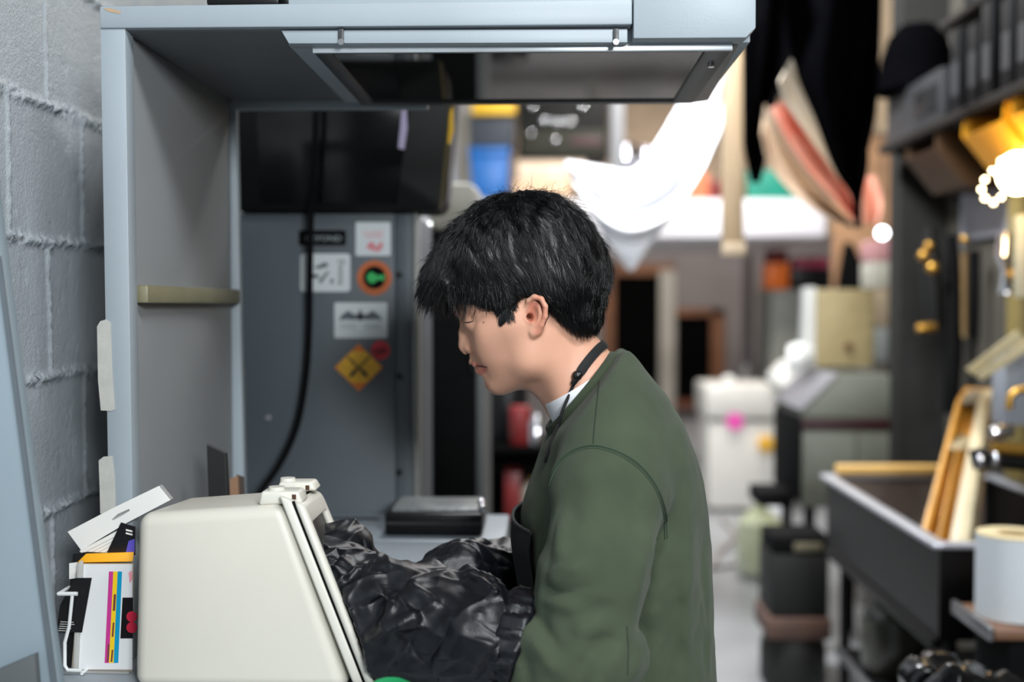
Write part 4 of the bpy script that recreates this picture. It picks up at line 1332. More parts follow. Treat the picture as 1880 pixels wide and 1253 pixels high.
# ------------------------------------------------------------------ sink
t = thing('utility_sink', 'long dark steel utility sink with a bright rim along the right wall', 'sink', (1.25, 3.4, 0))
ya, yb, zr = 2.85, 3.98, .905
X0, X1 = .985, 1.55
zbk = .66
M_dsteel = mat('dark_steel', (17, 16, 16), rough=0.4, metal=0.5, var=0.3, scale=6)
M_dsteel_in = mat('stained_steel', (120, 106, 98), rough=0.4, metal=0.4, var=0.3, scale=5)
g = G().box((X0, ya, zbk), (X0 + .008, yb, zr - .012)).box((X1 - .008, ya, zbk), (X1, yb, zr - .012))
g.box((X0 + .009, ya, zbk), (X1 - .009, ya + .008, zr - .012)).box((X0 + .009, yb - .008, zbk), (X1 - .009, yb, zr - .012)).box((X0 + .009, ya + .009, zbk), (X1 - .009, yb - .009, zbk + .01))
g.done('basin', M_dsteel, t, smooth=False)
G().box((X0 + .03, yb - .02, zbk + .011), (X1 - .03, yb - .0085, zr - .014)).done('stained_back', M_dsteel_in, t, smooth=False)
o4 = [(X0 - .022, ya - .02, zr - .011), (X1 + .02, ya - .02, zr - .011), (X1 + .02, yb + .02, zr - .011), (X0 - .022, yb + .02, zr - .011)]
i4 = [(X0 + .016, ya + .016, zr - .011), (X1 - .016, ya + .016, zr - .011), (X1 - .016, yb - .016, zr - .011), (X0 + .016, yb - .016, zr - .011)]
G().frame(o4, i4, (0, 0, .015), .004).done('rim', mat('bright_rim', (190, 192, 200), rough=0.3, metal=0.5), t)
for x in (X0 + .05, X1 - .05):
    for y in (ya + .06, yb - .06):
        G().cyl((x, y, 0), (x, y, zbk - .001), .018, seg=14).done('leg', M_dsteel, t)
G().tube([(X0 + .2, ya + .5, zbk - .001), (X0 + .2, ya + .5, zbk - .12), (X0 + .17, ya + .45, zbk - .2), (X0 + .2, ya + .42, zbk - .3), (X0 + .2, ya + .42, .345)], .02, 12).done('drain_pipe', mat('pipe_grey', (96, 96, 90), rough=0.5), t)
q = P(1538, 1015, 3.7)
G().box((X0 - .012, ya + .02, zbk - .03), (X0 + .02, yb - .02, zbk - .001), .004).done('lower_rail', M_dsteel, t)
one('wood_strip', G().box((X0 + .03, yb - .026, zr + .0045), (X1 - .03, yb + .016, zr + .038), .004), mat('yellow_wood', (206, 164, 92), rough=0.5, stretch=(1, 8, 8)), 'yellow wooden strip lying along the far rim of the sink', 'strip')

# leaning wooden trough
t = T('wooden_trough', 'long wooden trough leaning in the sink against the right wall', 'trough', 1740, 980, 3.3, zbk)
TY0, TY1 = 3.25, 3.6
b0, b1 = P(1693, 968, TY0), P(1778, 1004, TY0 - .1)
t0, t1 = P(1757, 732, TY1), P(1815, 736, TY1)
dn = (b0 - t0).normalized()
ext = .14
b0 = b0 + dn * ext
b1 = b1 + (b1 - t1).normalized() * ext
acr0, acr1 = (b1 - b0), (t1 - t0)
dep = Vector((.06, .10, .025))
M_trough_in = mat('trough_yellow', (196, 140, 50), rough=0.45, var=0.15, stretch=(1, 1, .3))
M_trough = mat('trough_pale', (190, 178, 146), rough=0.5, var=0.08)


def slab(a0, a1, c0, c1, dv, name, m, bev=.003):
    g = G().hexa([a0, a1, a1 + dv, a0 + dv, c0, c1, c1 + dv, c0 + dv], bev)
    return g.done(name, m, t)


slab(b0 + dep, b1 + dep, t0 + dep, t1 + dep, dep * .12, 'back_board', M_trough_in)
slab(b0, b0 + acr0 * .14, t0, t0 + acr1 * .14, dep * .99, 'side_board', M_trough_in)
slab(b0 + acr0 * .60, b1, t0 + acr1 * .66, t1, dep * .99, 'side_board', M_trough)
slab(b0 + acr0 * .36, b0 + acr0 * .42, t0.lerp(b0, .3) + acr1 * .36, t0.lerp(b0, .3) + acr1 * .42, dep * .9, 'divider', M_trough_in)
e0 = t0.lerp(b0, .03)
slab(e0 + acr1 * .15, e0 + acr1 * .65, t0 + acr1 * .15, t0 + acr1 * .65, dep * .98, 'end_board', mat('trough_end', (130, 122, 104)))
e0, e1 = t0.lerp(b0, .33), t0.lerp(b0, .30)
slab(e0 + acr1 * .15, e0 + acr1 * .65, e1 + acr1 * .15, e1 + acr1 * .65, dep * .98, 'cross_board', mat('trough_end2', (150, 138, 110)))

# roll on its stand
t = thing('roll_stand', 'low dark stand with a wood-edged tray at the right edge', 'stand', (P(1860, 0, 2.6).x, 2.6, 0))
RYY = 2.55
zs = P(1850, 1140, RYY).z
xs0 = .994
G().box((xs0 - .02, RYY - .08, zs - .022), (1.40, RYY + .15, zs), .004).done('tray', mat('tray_wood', (112, 78, 56), rough=0.5), t)
G().box((xs0 - .032, RYY - .08, zs - .024), (xs0 - .021, RYY + .15, zs + .008), .002).done('metal_edge', M_steel, t)
G().box((xs0 + .02, RYY - .06, .03), (1.38, RYY + .14, zs - .024), .004).done('cupboard', M_blackmat, t)
for x in (xs0 + .05, 1.34):
    for y in (RYY - .03, RYY + .11):
        G().box((x - .02, y - .02, 0), (x + .02, y + .02, .031)).done('foot', M_black, t, smooth=False)
rr = 66 * 2.59 / F
rc = P(1860, 1140, RYY + .045)
zrt = P(1860, 982, RYY + .045).z
t = thing('paper_roll', 'big white paper roll standing on the wood-edged tray', 'roll', (rc.x, RYY + .045, zs))
G().lathe([(rr * .45, zs + .001), (rr, zs + .001), (rr, zrt), (rr * .45, zrt), (rr * .45, zs + .001)], (rc.x, RYY + .045, 0), 48).done('paper_body', mat('roll_white', (206, 212, 216), rough=0.6, var=0.01), t, angle=40)
G().lathe([(rr * .38, zs + .002), (rr * .448, zs + .002), (rr * .448, zrt + .003), (rr * .38, zrt + .003), (rr * .38, zs + .002)], (rc.x, RYY + .045, 0), 40).done('core', mat('core_tan', (190, 166, 120), rough=0.7), t, angle=40)
G().lathe([(rr * .5, zrt + .0005), (rr * .99, zrt + .0005), (rr * .99, zrt + .0035), (rr * .5, zrt + .0035), (rr * .5, zrt + .0005)], (rc.x, RYY + .045, 0), 40).done('end_band', mat('end_cream', (206, 190, 150)), t, angle=40)

# under the sink
UY = 3.3
zf = 0.0
t = T('glass_carboy', 'dull glass carboy standing under the sink', 'carboy', 1640, 1240, 3.4)
q = Vector((1.118, 0, 0))
G().lathe([(0, 0.337), (.10, .337), (.115, .36), (.115, .50), (.09, .55), (.035, .58), (.035, .60), (0, .60)], (q.x, 3.6, 0)).done('jar_body', mat('dull_glass', (66, 66, 58), rough=0.2, var=0.2), t)
G().cyl((q.x, 3.6, .60), (q.x, 3.6, .625), .04, bevel=.004).done('cap', M_blackmat, t)
t = thing('low_shelf', 'dark low shelf with a steel edge under the sink carrying the carboy', 'shelf', (1.2, 3.4, .311))
G().box((1.0, 2.98, .311), (1.5, 3.86, .335), .004).done('board', M_blackmat, t)
G().box((.985, 2.98, .315), (.9995, 3.86, .345), .003).done('steel_edge', M_steel, t)
one('shelf_block', G().box((1.06, 3.0, 0), (1.46, 3.8, .310), .01), M_blackmat, 'black base block under the low shelf', 'block')
gb = SDF((.62, 1.97, -.02), (.98, 2.33, .95), .010)
gb.add(gb.ell((.80, 2.15, .40), (.115, .115, .43)), .02)
for k in range(16):
    a = random.random() * 6.28
    gb.add(gb.ell((.80 + .085 * math.cos(a), 2.15 + .08 * math.sin(a), .70 + .1 * random.random()), (.04, .035, .045)), .02)
pp_ = gb.pts()
n_ = vnoise(pp_ * 22, 4)
gb.D = gb.D + .03 * (np.abs(2 * n_ - 1)) - .008
gb.D = smax(gb.D, 0.002 - gb.Z, .004)
me = smooth_mesh(gb.mesh('black_bag'), 1)
one_bag = mesh_object('black_bag', me, mat('bag_plastic', (10, 10, 12), rough=0.18, spec=0.7), None, True)
tag(one_bag, 'crumpled shiny black plastic bag on the floor before the sink', 'bag')

# ------------------------------------------------------------------ right wall: shelf, bins, tools, lamp
zsh = 2.10
t = thing('wall_shelf', 'dark wooden wall shelf high on the right wall loaded with black things', 'shelf', (1.48, 3.8, zsh))
G().box((1.33, 2.9, zsh), (1.618, 4.60, zsh + .03), .003).done('board', mat('shelf_dark', (24, 20, 17), rough=0.7, spec=0.2), t)
for y in (3.1, 3.8, 4.5):
    G().prism([(1.618, y, zsh - .001), (1.36, y, zsh - .001), (1.618, y, zsh - .2)], (0, .02, 0)).done('bracket', M_black, t, smooth=False)
M_binder = mat('binder_black', (7, 7, 8), rough=0.6, spec=0.15)
y = 2.98
k = 0
lbls = ['black binder nearest the right edge on the high wall shelf', 'second black binder from the right edge on the wall shelf', 'third black binder from the right edge on the wall shelf',
        'fourth black binder from the right edge on the wall shelf', 'fifth black binder from the right edge on the wall shelf', 'sixth black binder from the right edge on the wall shelf',
        'black binder standing next to the grey machine on the wall shelf']
while k < 7:
    hgt = (.30, .28, .31, .27, .30, .26, .28)[k]
    o = thing('binder', lbls[k], 'binder', (1.47, y, zsh + .03), 'binders on the wall shelf')
    G().box((1.352, y, zsh + .031), (1.60, y + .085, zsh + .03 + hgt), .004).done('cover', M_binder, o)
    G().box((1.3495, y + .015, zsh + .09), (1.3518, y + .07, zsh + .2)).done('spine_label', mat('spine_grey', (40, 40, 42), rough=0.5), o, smooth=False)
    y += .15 if k % 2 else .115
    k += 1
yg = y + .04
t = thing('grey_device', 'small grey machine at the far end of the wall shelf', 'machine', (1.47, yg + .15, zsh + .03))
G().box((1.345, yg, zsh + .031), (1.60, 4.55, zsh + .21), .008).done('body', mat('device_grey', (34, 34, 36), rough=0.45), t)
G().box((1.338, yg + .04, zsh + .07), (1.346, yg + .26, zsh + .16), .002).done('front_panel', M_black, t)
t = thing('black_hat', 'black round domed hat lying on the grey machine on the wall shelf', 'hat', (1.42, 4.42, zsh + .211))
G().lathe([(.0, .26), (.06, .255), (.105, .21), (.135, .12), (.145, .03), (.16, .012), (.16, .0), (0, 0)], (1.42, 4.42, zsh + .2112), 40).done('crown', M_blackcloth, t)
g = G()
g.box((1.36, 3.0, zsh + .345), (1.61, 4.0, zsh + .37), .003)
one('upper_board', g, mat('shelf_dark', (40, 34, 28)), 'dark board lying across the tops of the black binders', 'board')
one('dark_sack', G().lathe([(0, 0), (.12, 0), (.14, .1), (.13, .35), (.08, .5), (0, .52)], (1.47, 3.72, zsh + .371), 28), mat('sack_slate', (12, 15, 19), rough=0.8), 'slate black sack sitting on the dark board above the binders', 'sack')
one('dark_carton', G().box((1.37, 3.05, zsh + .371), (1.6, 3.5, zsh + .75), .006), mat('carton_black', (20, 20, 20), rough=0.7), 'black carton on the dark board above the binders', 'carton')

# yellow bins hung under the shelf
M_ybin = mat('bin_yellow', (226, 160, 20), rough=0.4, var=0.05)
for k, (ya_, lb, m) in enumerate(((3.02, 'yellow open-front bin hung under the shelf nearest the right edge', M_ybin), (3.40, 'yellow open-front bin hung under the shelf above the bright lamp', M_ybin), (3.98, 'brown open-front bin hung under the far end of the shelf', mat('bin_brown', (62, 40, 18), rough=0.5)))):
    t = thing('hanging_bin', lb, 'bin', (1.45, ya_ + .16, zsh - .2), 'open bins hung under the wall shelf')
    d_ = .33
    prof = [(1.35, zsh - .003), (1.60, zsh - .003), (1.60, zsh - .19), (1.45, zsh - .19), (1.345, zsh - .06)]
    for yy in (ya_, ya_ + d_ - .006):
        G().prism([(x, yy, z) for x, z in prof], (0, .006, 0)).done('side', m, t, smooth=False)
    G().prism([(1.45, ya_ + .0065, zsh - .19), (1.345, ya_ + .0065, zsh - .06), (1.352, ya_ + .0065, zsh - .055), (1.456, ya_ + .0065, zsh - .183)], (0, d_ - .013, 0)).done('front', m, t, smooth=False)
    G().box((1.457, ya_ + .0065, zsh - .19), (1.594, ya_ + d_ - .0065, zsh - .184)).done('bottom', m, t, smooth=False)
    G().box((1.594, ya_ + .0065, zsh - .19), (1.60, ya_ + d_ - .0065, zsh - .004)).done('back', m, t, smooth=False)

# wall lamp with a glowing bulb and string lights
LMY = 3.35
q = P(1868, 318, LMY)
t = thing('wall_lamp', 'bright bare lamp glowing under the yellow bin at the right edge', 'lamp', (q.x, LMY, q.z))
M_bulb = mat('bulb_glow', (255, 226, 170), emit=30.0)
G().ball((q.x, LMY, q.z), (.055, .055, .06), 20, 14).done('bulb', M_bulb, t)
G().cyl((q.x + .02, LMY, q.z + .04), (q.x + .06, LMY, q.z + .10), .02, bevel=.004).done('socket', M_brass, t)
G().tube([(q.x + .06, LMY, q.z + .10), (q.x + .12, LMY, q.z + .06), (1.617, LMY, q.z + .02)], .008, 8).done('arm', M_brass, t)
t = thing('string_lights', 'loop of tiny warm lights hanging left of the bright lamp', 'lights', tuple(P(1815, 340, 3.5)))
loop = [(1838, 296), (1822, 314), (1808, 330), (1802, 348), (1808, 364), (1824, 372), (1838, 362), (1846, 345)]
G().tube([P(u, v, 3.5) for u, v in loop], .002, 6).done('wire', M_black, t)
M_led = mat('led_glow', (255, 236, 190), emit=16.0)
for (u, v) in loop:
    q2 = P(u, v, 3.5)
    G().ball((q2.x, 3.5, q2.z), .0065, 10, 8).done('bulb', M_led, t)
t = thing('hanging_lamp', 'small cool white lamp hanging far behind the print sheets', 'lamp', tuple(P(1620, 428, 6.9)))
q = P(1620, 428, 6.9)
G().ball(tuple(q), .03, 14, 10).done('bulb', mat('cool_glow', (235, 245, 255), emit=14.0), t)
G().cyl((q.x, 6.9, q.z + .03), (q.x, 6.9, 4.2), .005, seg=8).done('cord', M_black, t)

# boards and things on the right wall
one('wall_board', G().box((1.600, 3.86, P(0, 440, 4.2).z), (1.619, 4.45, P(0, 325, 4.2).z), .003), mat('board_lavender', (150, 150, 158), rough=0.6), 'pale lavender grey board on the right wall left of the lamp', 'board')
one('wall_post', G().box((1.545, 3.74, .92), (1.619, 3.86, 2.09), .004), mat('post_olive', (128, 112, 62), rough=0.5, var=0.15), 'olive wooden post on the right wall below the lamp', 'post')
TX = 1.0


def toolp(u, v, Y):
    return P(u, v, Y)


HYT = 4.3
t = T('hanging_tool', 'black hanging tool with brass fittings on the pilaster', 'tool', 1705, 610, HYT, P(0, 610, HYT).z)
G().tube([P(1708, 420, HYT), P(1708, 470, HYT), P(1714, 600, HYT)], [.02, .035, .03], 14).done('tool_body', M_black, t)
for (u, v, r) in ((1696, 470, .022), (1712, 492, .024), (1706, 452, .018)):
    G().ball(tuple(P(u, v, HYT - .035)), r, 14, 10).done('brass_fitting', M_brass, t)
G().cyl(P(1684, 604, HYT - .02), P(1718, 600, HYT - .02), .018, bevel=.003).done('brass_nozzle', M_brass, t)
t = T('hanging_brush', 'long wooden handled brush hanging beside the black tool', 'brush', 1768, 620, HYT, P(0, 620, HYT).z)
G().tube([P(1771, 430, 4.15), P(1771, 620, 4.15)], [.012, .009], 12).done('handle', mat('brush_wood', (112, 90, 56), rough=0.5), t)
G().cyl(P(1771, 462, 4.15), P(1771, 430, 4.15), .016, bevel=.002).done('ferrule', M_chrome, t)
G().ball(tuple(P(1771, 440, 4.13)), .016, 12, 8).done('brass_cap', M_brass, t)
one('hanging_strap', G().tube([P(1748, 430, HYT), P(1750, 540, HYT), P(1750, 640, HYT), P(1746, 760, HYT)], [.02, .035, .035, .03], 12), M_blackmat, 'thick black strap hanging between the tool and the brush', 'strap')
one('hanging_strap', G().tube([P(1788, 460, HYT), P(1790, 540, HYT), P(1787, 620, HYT)], [.02, .024, .02], 12), M_blackmat, 'thin black strap hanging right of the long brush', 'strap')
t = T('hanging_clamp', 'shiny steel clamp hanging on the olive wall below the lamp', 'clamp', 1850, 540, 3.6, P(0, 540, 3.6).z)
G().tube([P(1846, 430, 3.6), P(1842, 470, 3.58), P(1850, 500, 3.6), P(1846, 540, 3.6)], [.02, .026, .018, .02], 12).done('jaw', M_chrome, t)
G().ball(tuple(P(1857, 506, 3.56)), .018, 12, 8).done('brass_screw', M_brass, t)
one('cream_panel', G().pbox(1868, 395, 1900, 546, 3.5, .03, .004), mat('panel_pale', (190, 184, 160)), 'cream panel set at the right edge beside the steel clamp', 'card')  # flat cream panel set in free, nothing hangs it
t = T('hanging_tongs', 'pale wooden tongs jutting in from the right edge', 'tongs', 1830, 690, 3.2, P(0, 695, 3.2).z)
M_tong = mat('tong_wood', (206, 190, 150), rough=0.55)
G().hexa([P(1772, 678, 3.2), P(1786, 690, 3.2), P(1786, 690, 3.22), P(1772, 678, 3.22), P(1866, 606, 3.1), P(1880, 622, 3.1), P(1880, 622, 3.12), P(1866, 606, 3.12)], .003).done('arm', M_tong, t)
G().hexa([P(1790, 690, 3.17), P(1803, 699, 3.17), P(1803, 699, 3.195), P(1790, 690, 3.195), P(1890, 618, 3.12), P(1900, 636, 3.12), P(1900, 636, 3.145), P(1890, 618, 3.145)], .003).done('arm', M_tong, t)
one('grey_locker_box', G().pbox(1846, 640, 1900, 782, 3.22, .1, .004), mat('locker_light', (128, 132, 140), rough=0.5), 'light grey metal box on the wall behind the tongs', 'box')
t = T('water_tap', 'brass and chrome water tap over the sink at the right edge', 'tap', 1850, 820, 3.0, P(0, 850, 3.0).z)
G().tube([P(1852, 752, 3.0), P(1855, 728, 3.0), P(1866, 718, 3.0), P(1890, 714, 3.0)], .010, 12).done('spout', M_brass, t)
G().tube([P(1820, 822, 3.0), P(1890, 828, 3.0), Vector((1.624, 3.0, P(1890, 828, 3.0).z))], .016, 12).done('pipe', M_brass, t)
G().cyl(P(1818, 795, 3.02), P(1860, 790, 3.02), .018, bevel=.004).done('valve', M_chrome, t)
for (u, v) in ((1800, 846), (1828, 844)):
    G().ball(tuple(P(u, v, 2.98)), (.013, .013, .02), 12, 8).done('drip_knob', M_chrome, t)
G().tube([P(1796, 826, 3.0), P(1800, 850, 3.0), P(1810, 842, 3.02), P(1890, 850, 3.02)], .024, 10).done('body', M_black, t)
# ================================================================== the person at the glove box
HY0 = 1.55           # depth of the middle of the head and body
K = HY0 / F          # metres per photograph pixel there


def H(u, v, w=0.0):
    p = P(u, v, HY0)
    return (p.x, HY0 + w, p.z)


def pxr(n):
    return n * K


PERSON = thing('person', 'person with short black hair in a green sweatshirt leaning over the cream glove box', 'person', (0.13, HY0, 0))

# ------------------------------------------------------------------ head and neck
hd = SDF((-.215, 1.425, 1.32), (.150, 1.675, 1.68), 0.0015)
A = hd.add
E = hd.lell
# tilt of the bowed head: front end lower (x axis of the local frame points back and up)
TL = -math.radians(20)
A(E(H(962, 492), (.100, .074, .083), TL), .01)
A(E(H(906, 540), (.051, .060, .050), TL), .02)          # forehead
A(E(H(934, 606), (.049, .059, .058), TL), .02)
A(E(H(876, 616), (.019, .016, .032), TL), .014)         # sides of the nose          # mid face
A(E(H(985, 560), (.060, .066, .055), TL), .02)          # side of the skull behind the ear
for s in (-1, 1):
    A(hd.lcone(H(972, 655, s * .045), H(918, 700, s * .014), .019, .0145), .028)   # jaw
    A(hd.lcone(H(968, 595, s * .055), H(972, 655, s * .047), .018, .018), .035)    # jaw side
    A(E(H(917, 628, s * .031), (.028, .024, .034), TL), .02)                     # cheek
    A(hd.lcone(H(902, 606, s * .043), H(935, 596, s * .056), .011, .011), .03)    # cheekbone
    A(hd.lcone(H(845, 571, s * .010), H(878, 564, s * .044), .0085, .009), .012)   # brow
A(E(H(940, 672), (.036, .038, .030), TL), .02)
A(E(H(913, 702), (.0135, .016, .0135), TL), .012)       # chin
A(E(H(896, 668), (.0185, .024, .021), TL), .010)        # mouth region
# nose
A(hd.lchain([H(853, 589), H(852, 612), H(853, 634)], [.0058, .0068, .0085], .004), .007)
A(hd.lcone(H(856, 638), H(872, 650), .0068, .006), .005)
for s in (-1, 1):
    A(E(H(865, 638, s * .0110), (.0078, .0056, .0066), TL), .006)
    hd.sub(E(H(860, 649.5, s * .0062), (.0042, .0028, .0030), TL), .002)
    hd.sub(E(H(877.5, 637, s * .0165), (.003, .004, .0065), -.5), .004)           # alar crease
    # eye socket and lowered lid
    
    A(E(H(871, 593, s * .031), (.0125, .0135, .0110), TL), .006)
    hd.sub(hd.lcone(H(853, 583.5, s * .026), H(872, 585.5, s * .045), .0012, .0008), .002)
# lips
A(hd.lchain([H(868, 664.5, 0), H(874, 668, -.010), H(888, 672, -.020)], [.0050, .0042, .0018], .003), .0035)
A(hd.lchain([H(868, 664.5, 0), H(874, 668, .010), H(888, 672, .020)], [.0050, .0042, .0018], .003), .0035)
A(hd.lchain([H(883, 681, 0), H(885, 680, -.010), H(892, 676, -.020)], [.0060, .0050, .0020], .003), .0035)
A(hd.lchain([H(883, 681, 0), H(885, 680, .010), H(892, 676, .020)], [.0060, .0050, .0020], .003), .0035)
for s in (-1, 1):
    hd.sub(hd.lchain([H(866, 672.5, 0), H(876, 673.5, s * .012), H(895, 675, s * .026)], [.0022, .0020, .0016], .001), .0012)
hd.sub(E(H(886, 694, 0), (.006, .012, .004), TL), .006)
hd.sub(E(H(859, 655, 0), (.003, .003, .006), TL), .003)
# neck
A(hd.lcone(H(1010, 626), H(1112, 752), .0515, .0555), .028)
A(hd.lcone(H(1000, 680, 0), H(1034, 752, 0), .018, .018), .03)
# muscle from behind the ear down to the throat
A(hd.lcone(H(1004, 616, -.046), H(1044, 745, -.034), .008, .010), .03)
for s in (-1, 1):
    # ear: tilted plate, rim, bowl, lobe
    A(E(H(984, 581, s * .0745), (.0125, .0075, .0245), .15, s * .28), .005)
    rim = [H(969, 566, s * .072), H(972, 553, s * .0775), H(982, 546, s * .082), H(994, 550, s * .085), H(1001, 563, s * .0865), H(1001, 580, s * .085), H(995, 595, s * .082), H(987, 608, s * .077), H(980, 614, s * .074)]
    A(hd.lchain(rim, [.003, .0034, .0036, .0037, .0037, .0034, .0033, .0038, .0042], .002), .0025)
    hd.sub(E(H(981, 576, s * .0870), (.0078, .0105, .0155), .12), .002)
    A(hd.lchain([H(990, 561, s * .080), H(993, 575, s * .080), H(989, 590, s * .079), H(981, 598, s * .0775)], [.0022, .0026, .0026, .0024], .002), .002)
    A(E(H(968, 583, s * .0755), (.0034, .004, .0046)), .002)
    hd.sub(hd.lcone(H(973.5, 581, s * .082), H(971, 581, s * .058), .0042, .0030), .0012)
    hd.sub(hd.lchain([H(976, 556, s * .0845), H(987, 556, s * .087), H(995, 567, s * .089)], [.0030, .0032, .0026], .002), .0015)
    A(E(H(980, 608, s * .0765), (.0058, .0045, .0062)), .003)
    hd.sub(E(H(975, 582, s * .078), (.0036, .009, .0052)), .0015)
HEAD_SDF = hd
head_me = smooth_mesh(hd.mesh('body'), 3, .45)
hv = verts_of(head_me)

# ------------------------------------------------------------------ torso, arms, hands, legs under the clothes
bd = SDF((-.52, 1.18, 0.0), (.42, 1.94, 1.40), 0.0095)
A = bd.add
sh_n, el_n, wr_n = P(1122, 840, 1.40), P(1085, 1195, 1.325), P(800, 1150, 1.385)
sh_f = Vector((sh_n.x, 1.71, sh_n.z))
el_f, wr_f = Vector((el_n.x - .02, 1.77, el_n.z)), P(800, 1070, 1.55)
A(bd.cone(H(1112, 756), H(1140, 850), .058, .085), .03)
A(bd.ell(H(1140, 900), (.095, .150, .16), .1), .03)
A(bd.ell(H(1150, 1120), (.090, .140, .17)), .03)
A(bd.ell(H(1160, 1330), (.095, .155, .13)), .03)
for s_, e_, w_ in ((sh_n, el_n, wr_n), (sh_f, el_f, wr_f)):
    A(bd.chain([s_, s_.lerp(e_, .5), e_], [.050, .042, .036], .02), .03)
    A(bd.chain([e_, e_.lerp(w_, .4), w_], [.036, .036, .025], .02), .012)
for s in (-1, 1):
    hip, knee, ank = Vector((.165, HY0 + s * .085, .86)), Vector((.150, HY0 + s * .10, .46)), Vector((.185, HY0 + s * .11, .09))
    A(bd.chain([hip, knee, ank], [.075, .052, .038], .02), .03)
    A(bd.chain([ank, Vector((.12, HY0 + s * .115, .045)), Vector((.02, HY0 + s * .125, .035))], [.04, .036, .028], .02), .02)
body_me = smooth_mesh(bd.mesh('body_low'), 2, .5)


def hand(wr, to, side):
    """open relaxed hand reaching from the wrist"""
    d = (to - wr).normalized()
    lat = Vector((0, side, 0))
    lat = (lat - d * lat.dot(d)).normalized()
    up = d.cross(lat)
    if up.z < 0:
        up = -up
    c = wr + d * .05
    h_ = SDF(tuple(min(wr[i], (wr + d * .2)[i]) - .06 for i in range(3)), tuple(max(wr[i], (wr + d * .2)[i]) + .06 for i in range(3)), .003)
    for k in range(4):
        o = (k - 1.5) * .019
        h_.add(h_.cone(wr + lat * o * .6 + d * .01, wr + d * (.09 - .004 * abs(k - 1.2)) + lat * o, .0135, .0105), .012)
        L = (.068, .076, .072, .056)[k]
        a = wr + d * (.09 - .004 * abs(k - 1.2)) + lat * o
        b = a + d * L * .45 - up * (.006 + .004 * k)
        e = b + d * L * .3 - up * (.012 + .004 * k)
        f_ = e + d * L * .2 - up * (.014)
        h_.add(h_.chain([a, b, e, f_], [.0098, .0088, .0080, .0068], .003), .004)
    a = wr + d * .025 - lat * .026 * 1.0
    h_.add(h_.chain([a, a + d * .035 - lat * .020 - up * .008, a + d * .062 - lat * .022 - up * .016, a + d * .082 - lat * .016 - up * .020], [.015, .0115, .0098, .008], .004), .012)
    return smooth_mesh(h_.mesh('hand'), 1, .4)


hn = hand(wr_n, P(600, 1120, 1.41), 1)
hf = hand(wr_f, P(610, 1090, 1.47), -1)
bm = bmesh.new()
for m_ in (head_me, body_me, hn, hf):
    bm.from_mesh(m_)
    bpy.data.meshes.remove(m_)
BME = bpy.data.meshes.new('body')
bm.to_mesh(BME)
bm.free()

# skin tone: lips, ear, nostril wing, cheeks a little redder, a small mole
co = verts_of(BME)
base = np.array(lin((211, 161, 136))[:3])
lip = np.array(lin((190, 112, 100))[:3])
red = np.array(lin((200, 116, 92))[:3])
colr = np.tile(base, (len(co), 1))


def dist_chain(pts):
    d = np.full(len(co), 9.0)
    for a, b in zip(pts, pts[1:]):
        a, b = np.array(a), np.array(b)
        t = np.clip(((co - a) @ (b - a)) / ((b - a) @ (b - a)), 0, 1)
        d = np.minimum(d, np.linalg.norm(co - (a + t[:, None] * (b - a)), axis=1))
    return d


def paint(d, r0, r1, c, amt):
    w_ = np.clip((r1 - d) / (r1 - r0), 0, 1)[:, None] * amt
    colr[:] = colr * (1 - w_) + c * w_


face_bvh = BVHTree.FromPolygons([Vector(v) for v in co.tolist()], [list(p.vertices) for p in BME.polygons])


def face_path(uv):
    o_ = [surf(face_bvh, u, v) for u, v in uv]
    return [q for q in o_ if q is not None]


def mirrored(pts_):
    return [Vector((q.x, 2 * HY0 - q.y, q.z)) for q in pts_]


MOUTH = face_path([(868, 672.6), (874, 672.8), (881, 673), (888, 673.6), (893.5, 674.2)])
UPLIP = face_path([(866, 667), (872, 669), (880, 671), (888, 673)])
LOLIP = face_path([(878, 679), (882, 679.5), (887, 678.5), (892, 676.8)])
LOLIP2 = face_path([(879, 684), (884, 683.5), (889, 680.5)])
for pth in (UPLIP, mirrored(UPLIP)):
    paint(dist_chain(pth), .0020, .0040, lip, .7)
for pth in (LOLIP, LOLIP2, mirrored(LOLIP), mirrored(LOLIP2)):
    paint(dist_chain(pth), .0030, .0052, lip, .7)
for pth in (MOUTH, mirrored(MOUTH)):
    paint(dist_chain(pth), .0008, .0020, np.array(lin((84, 36, 32))[:3]), .95)
for s in (-1, 1):
    paint(dist_chain([H(990, 550, s * .085), H(1000, 575, s * .086), H(988, 606, s * .078)]), .004, .010, red, .45)
    paint(dist_chain([H(980, 562, s * .078), H(977, 585, s * .076)]), .004, .010, np.array(lin((170, 84, 62))[:3]), .7)
    paint(dist_chain([H(872, 640, s * .014), H(876, 634, s * .016)]), .003, .009, red, .5)
    paint(dist_chain([H(925, 612, s * .06)]), .006, .035, red, .16)
    paint(dist_chain([H(840, 566, s * .012), H(858, 560, s * .034), H(872, 562, s * .045)]), .0015, .0055, np.array(lin((40, 32, 30))[:3]), .8)
paint(dist_chain([H(892, 591, -.056)]), .001, .0016, np.array(lin((70, 40, 34))[:3]), .0)
mole = np.array(H(892, 591.5))
paint(np.hypot(co[:, 0] - mole[0], co[:, 2] - mole[2]) + (co[:, 1] > HY0) * 9, .0007, .0014, np.array(lin((80, 46, 38))[:3]), .9)
at = BME.color_attributes.new('skin_tone', 'FLOAT_COLOR', 'POINT')
at.data.foreach_set('color', np.concatenate([colr, np.ones((len(co), 1))], 1).astype(np.float32).ravel())

